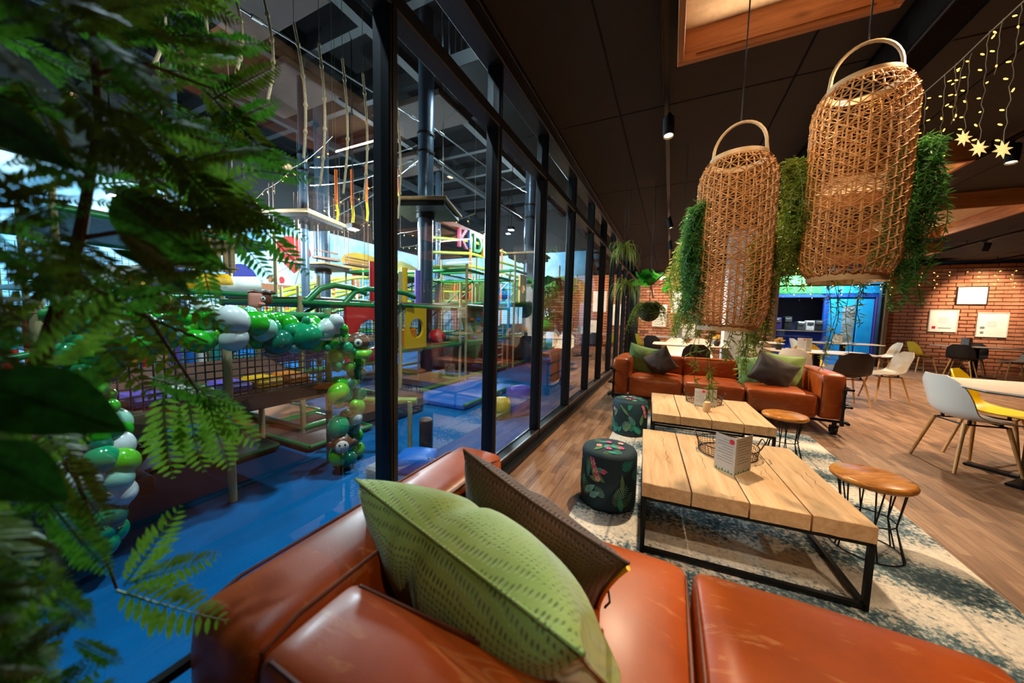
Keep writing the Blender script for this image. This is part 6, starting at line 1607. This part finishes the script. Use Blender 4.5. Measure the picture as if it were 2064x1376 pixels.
for k in range(260):
    y = rf.uniform(-60, 1420); X = bx(max(0, y)); x = X * rf.random() ** (0.75 if y < 560 else 0.9)
    if 560 < y < 1050 and rf.random() < 0.45: continue
    edge = x > X - 120
    an = rf.uniform(-0.5, 0.9) if y < 500 else rf.uniform(-0.9, 0.7)
    Lp = rf.uniform(110, 230); bx_, by_ = x - Lp * math.cos(an), y - Lp * math.sin(an)
    dt = dmax(x) * rf.uniform(0.5, 0.86); db = min(dmax(bx_) * 0.9, dt * rf.uniform(0.9, 1.1))
    me = rf.choice([FM[0], FM[0], FM[3], FM[1]]) if not edge else rf.choice([FM[1], FM[4], FM[0], FM[2]])
    place(me, 'frond', at(bx_, by_, db), at(x, y, dt), rf.uniform(-0.5, 0.5))
# chosen fronds at the edge of the mass
for (a, b, d0, d1, i) in [((235, 1190), (455, 1238), 0.50, 0.52, 2), ((250, 1180), (348, 1028), 0.50, 0.52, 2), ((260, 1175), (432, 1112), 0.50, 0.53, 2), ((150, 1290), (255, 1330), 0.48, 0.5, 1), ((330, 790), (352, 965), 0.6, 0.6, 2), ((380, 800), (415, 950), 0.62, 0.62, 2), ((420, 800), (468, 945), 0.62, 0.62, 2), ((400, 780), (525, 890), 0.62, 0.64, 2), ((300, 760), (480, 800), 0.6, 0.62, 1), ((200, 560), (420, 690), 0.55, 0.6, 3), ((180, 600), (400, 760), 0.55, 0.6, 3), ((220, 530), (470, 640), 0.58, 0.62, 3), ((160, 640), (330, 800), 0.5, 0.55, 3), ((430, 420), (560, 560), 0.7, 0.72, 4), ((450, 380), (620, 460), 0.7, 0.74, 1), ((470, 400), (630, 545), 0.72, 0.74, 4), ((480, 340), (640, 350), 0.7, 0.74, 4), ((420, 300), (600, 300), 0.68, 0.72, 1), ((440, 260), (560, 180), 0.66, 0.7, 1), ((430, 200), (560, 110), 0.66, 0.7, 0), ((400, 470), (440, 640), 0.68, 0.7, 4), ((350, 90), (540, 60), 0.6, 0.66, 1), ((300, 330), (520, 380), 0.6, 0.66, 2), ((330, 300), (500, 480), 0.6, 0.66, 2), ((260, 620), (380, 610), 0.55, 0.6, 3), ((100, 880), (230, 1060), 0.45, 0.47, 0), ((90, 1000), (240, 1150), 0.45, 0.47, 1), ((60, 1150), (210, 1260), 0.42, 0.45, 1)]:
    place(FM[i], 'frond', at(*a, d0), at(*b, d1), 0.1)
for (a, b, d0, d1, i, r) in [((225, 395), (432, 548), 0.42, 0.46, 1, 0.95), ((225, 500), (400, 572), 0.44, 0.47, 0, -0.7), ((-60, 770), (240, 850), 0.26, 0.28, 0, 0.2), ((-60, 900), (120, 1010), 0.25, 0.26, 0, 0.4), ((-60, 200), (120, 330), 0.28, 0.3, 0, 0.8)]:
    place(BL[i], 'broad_leaf', at(*a, d0), at(*b, d1), r)
P = [V((0, 0, 0)), V((-0.02, 0.0, 0.5)), at(95, 690, 0.48) - T0, at(160, 480, 0.48) - T0, at(200, 250, 0.5) - T0, at(180, -50, 0.52) - T0]
MB().tube(P, [0.02, 0.016, 0.009, 0.007, 0.005, 0.004], 8).build('trunk', TWIG, tp)
for a, b, c in [((95, 690), (200, 600), (420, 690)), ((160, 480), (290, 460), (440, 430)), ((200, 250), (330, 260), (480, 300)), ((95, 690), (150, 950), (235, 1185)), ((190, 150), (300, 130), (430, 180)), ((150, 560), (300, 640), (400, 790))]:
    MB().tube([at(*a, 0.48) - T0, at(*b, 0.52) - T0, at(*c, 0.6) - T0], [0.004, 0.003, 0.002], 6).build('branch', TWIG, tp)
MB().lathe([(0.08, 0), (0.11, 0.02), (0.13, 0.24), (0.12, 0.25), (0.1, 0.22)], 20).build('pot', BLACKM, tp)
# fern standing behind the near sofa, out of view; its fronds shade the seat
pf = thing('potted_fern', 'potted fern standing behind the near sofa beside the viewer', 'plant', (1.12, -0.12, 0))
MB().lathe([(0.10, 0), (0.13, 0.02), (0.16, 0.34), (0.15, 0.35), (0.12, 0.32)], 20).build('pot', BLACKM, pf)
MB().tube([(0, 0, 0.3), (0.01, 0.02, 0.8), (0.0, 0.05, 1.25)], [0.02, 0.016, 0.012], 8).build('stem', TWIG, pf)
for k in range(12):
    a = 2 * PI * k / 12; L = 0.55 + 0.12 * (k % 3)
    o = inst('frond', FM[k % 2], pf, (0, 0.05, 1.22), (0.55 - 0.15 * (k % 3), 0, a), (L, L, L))
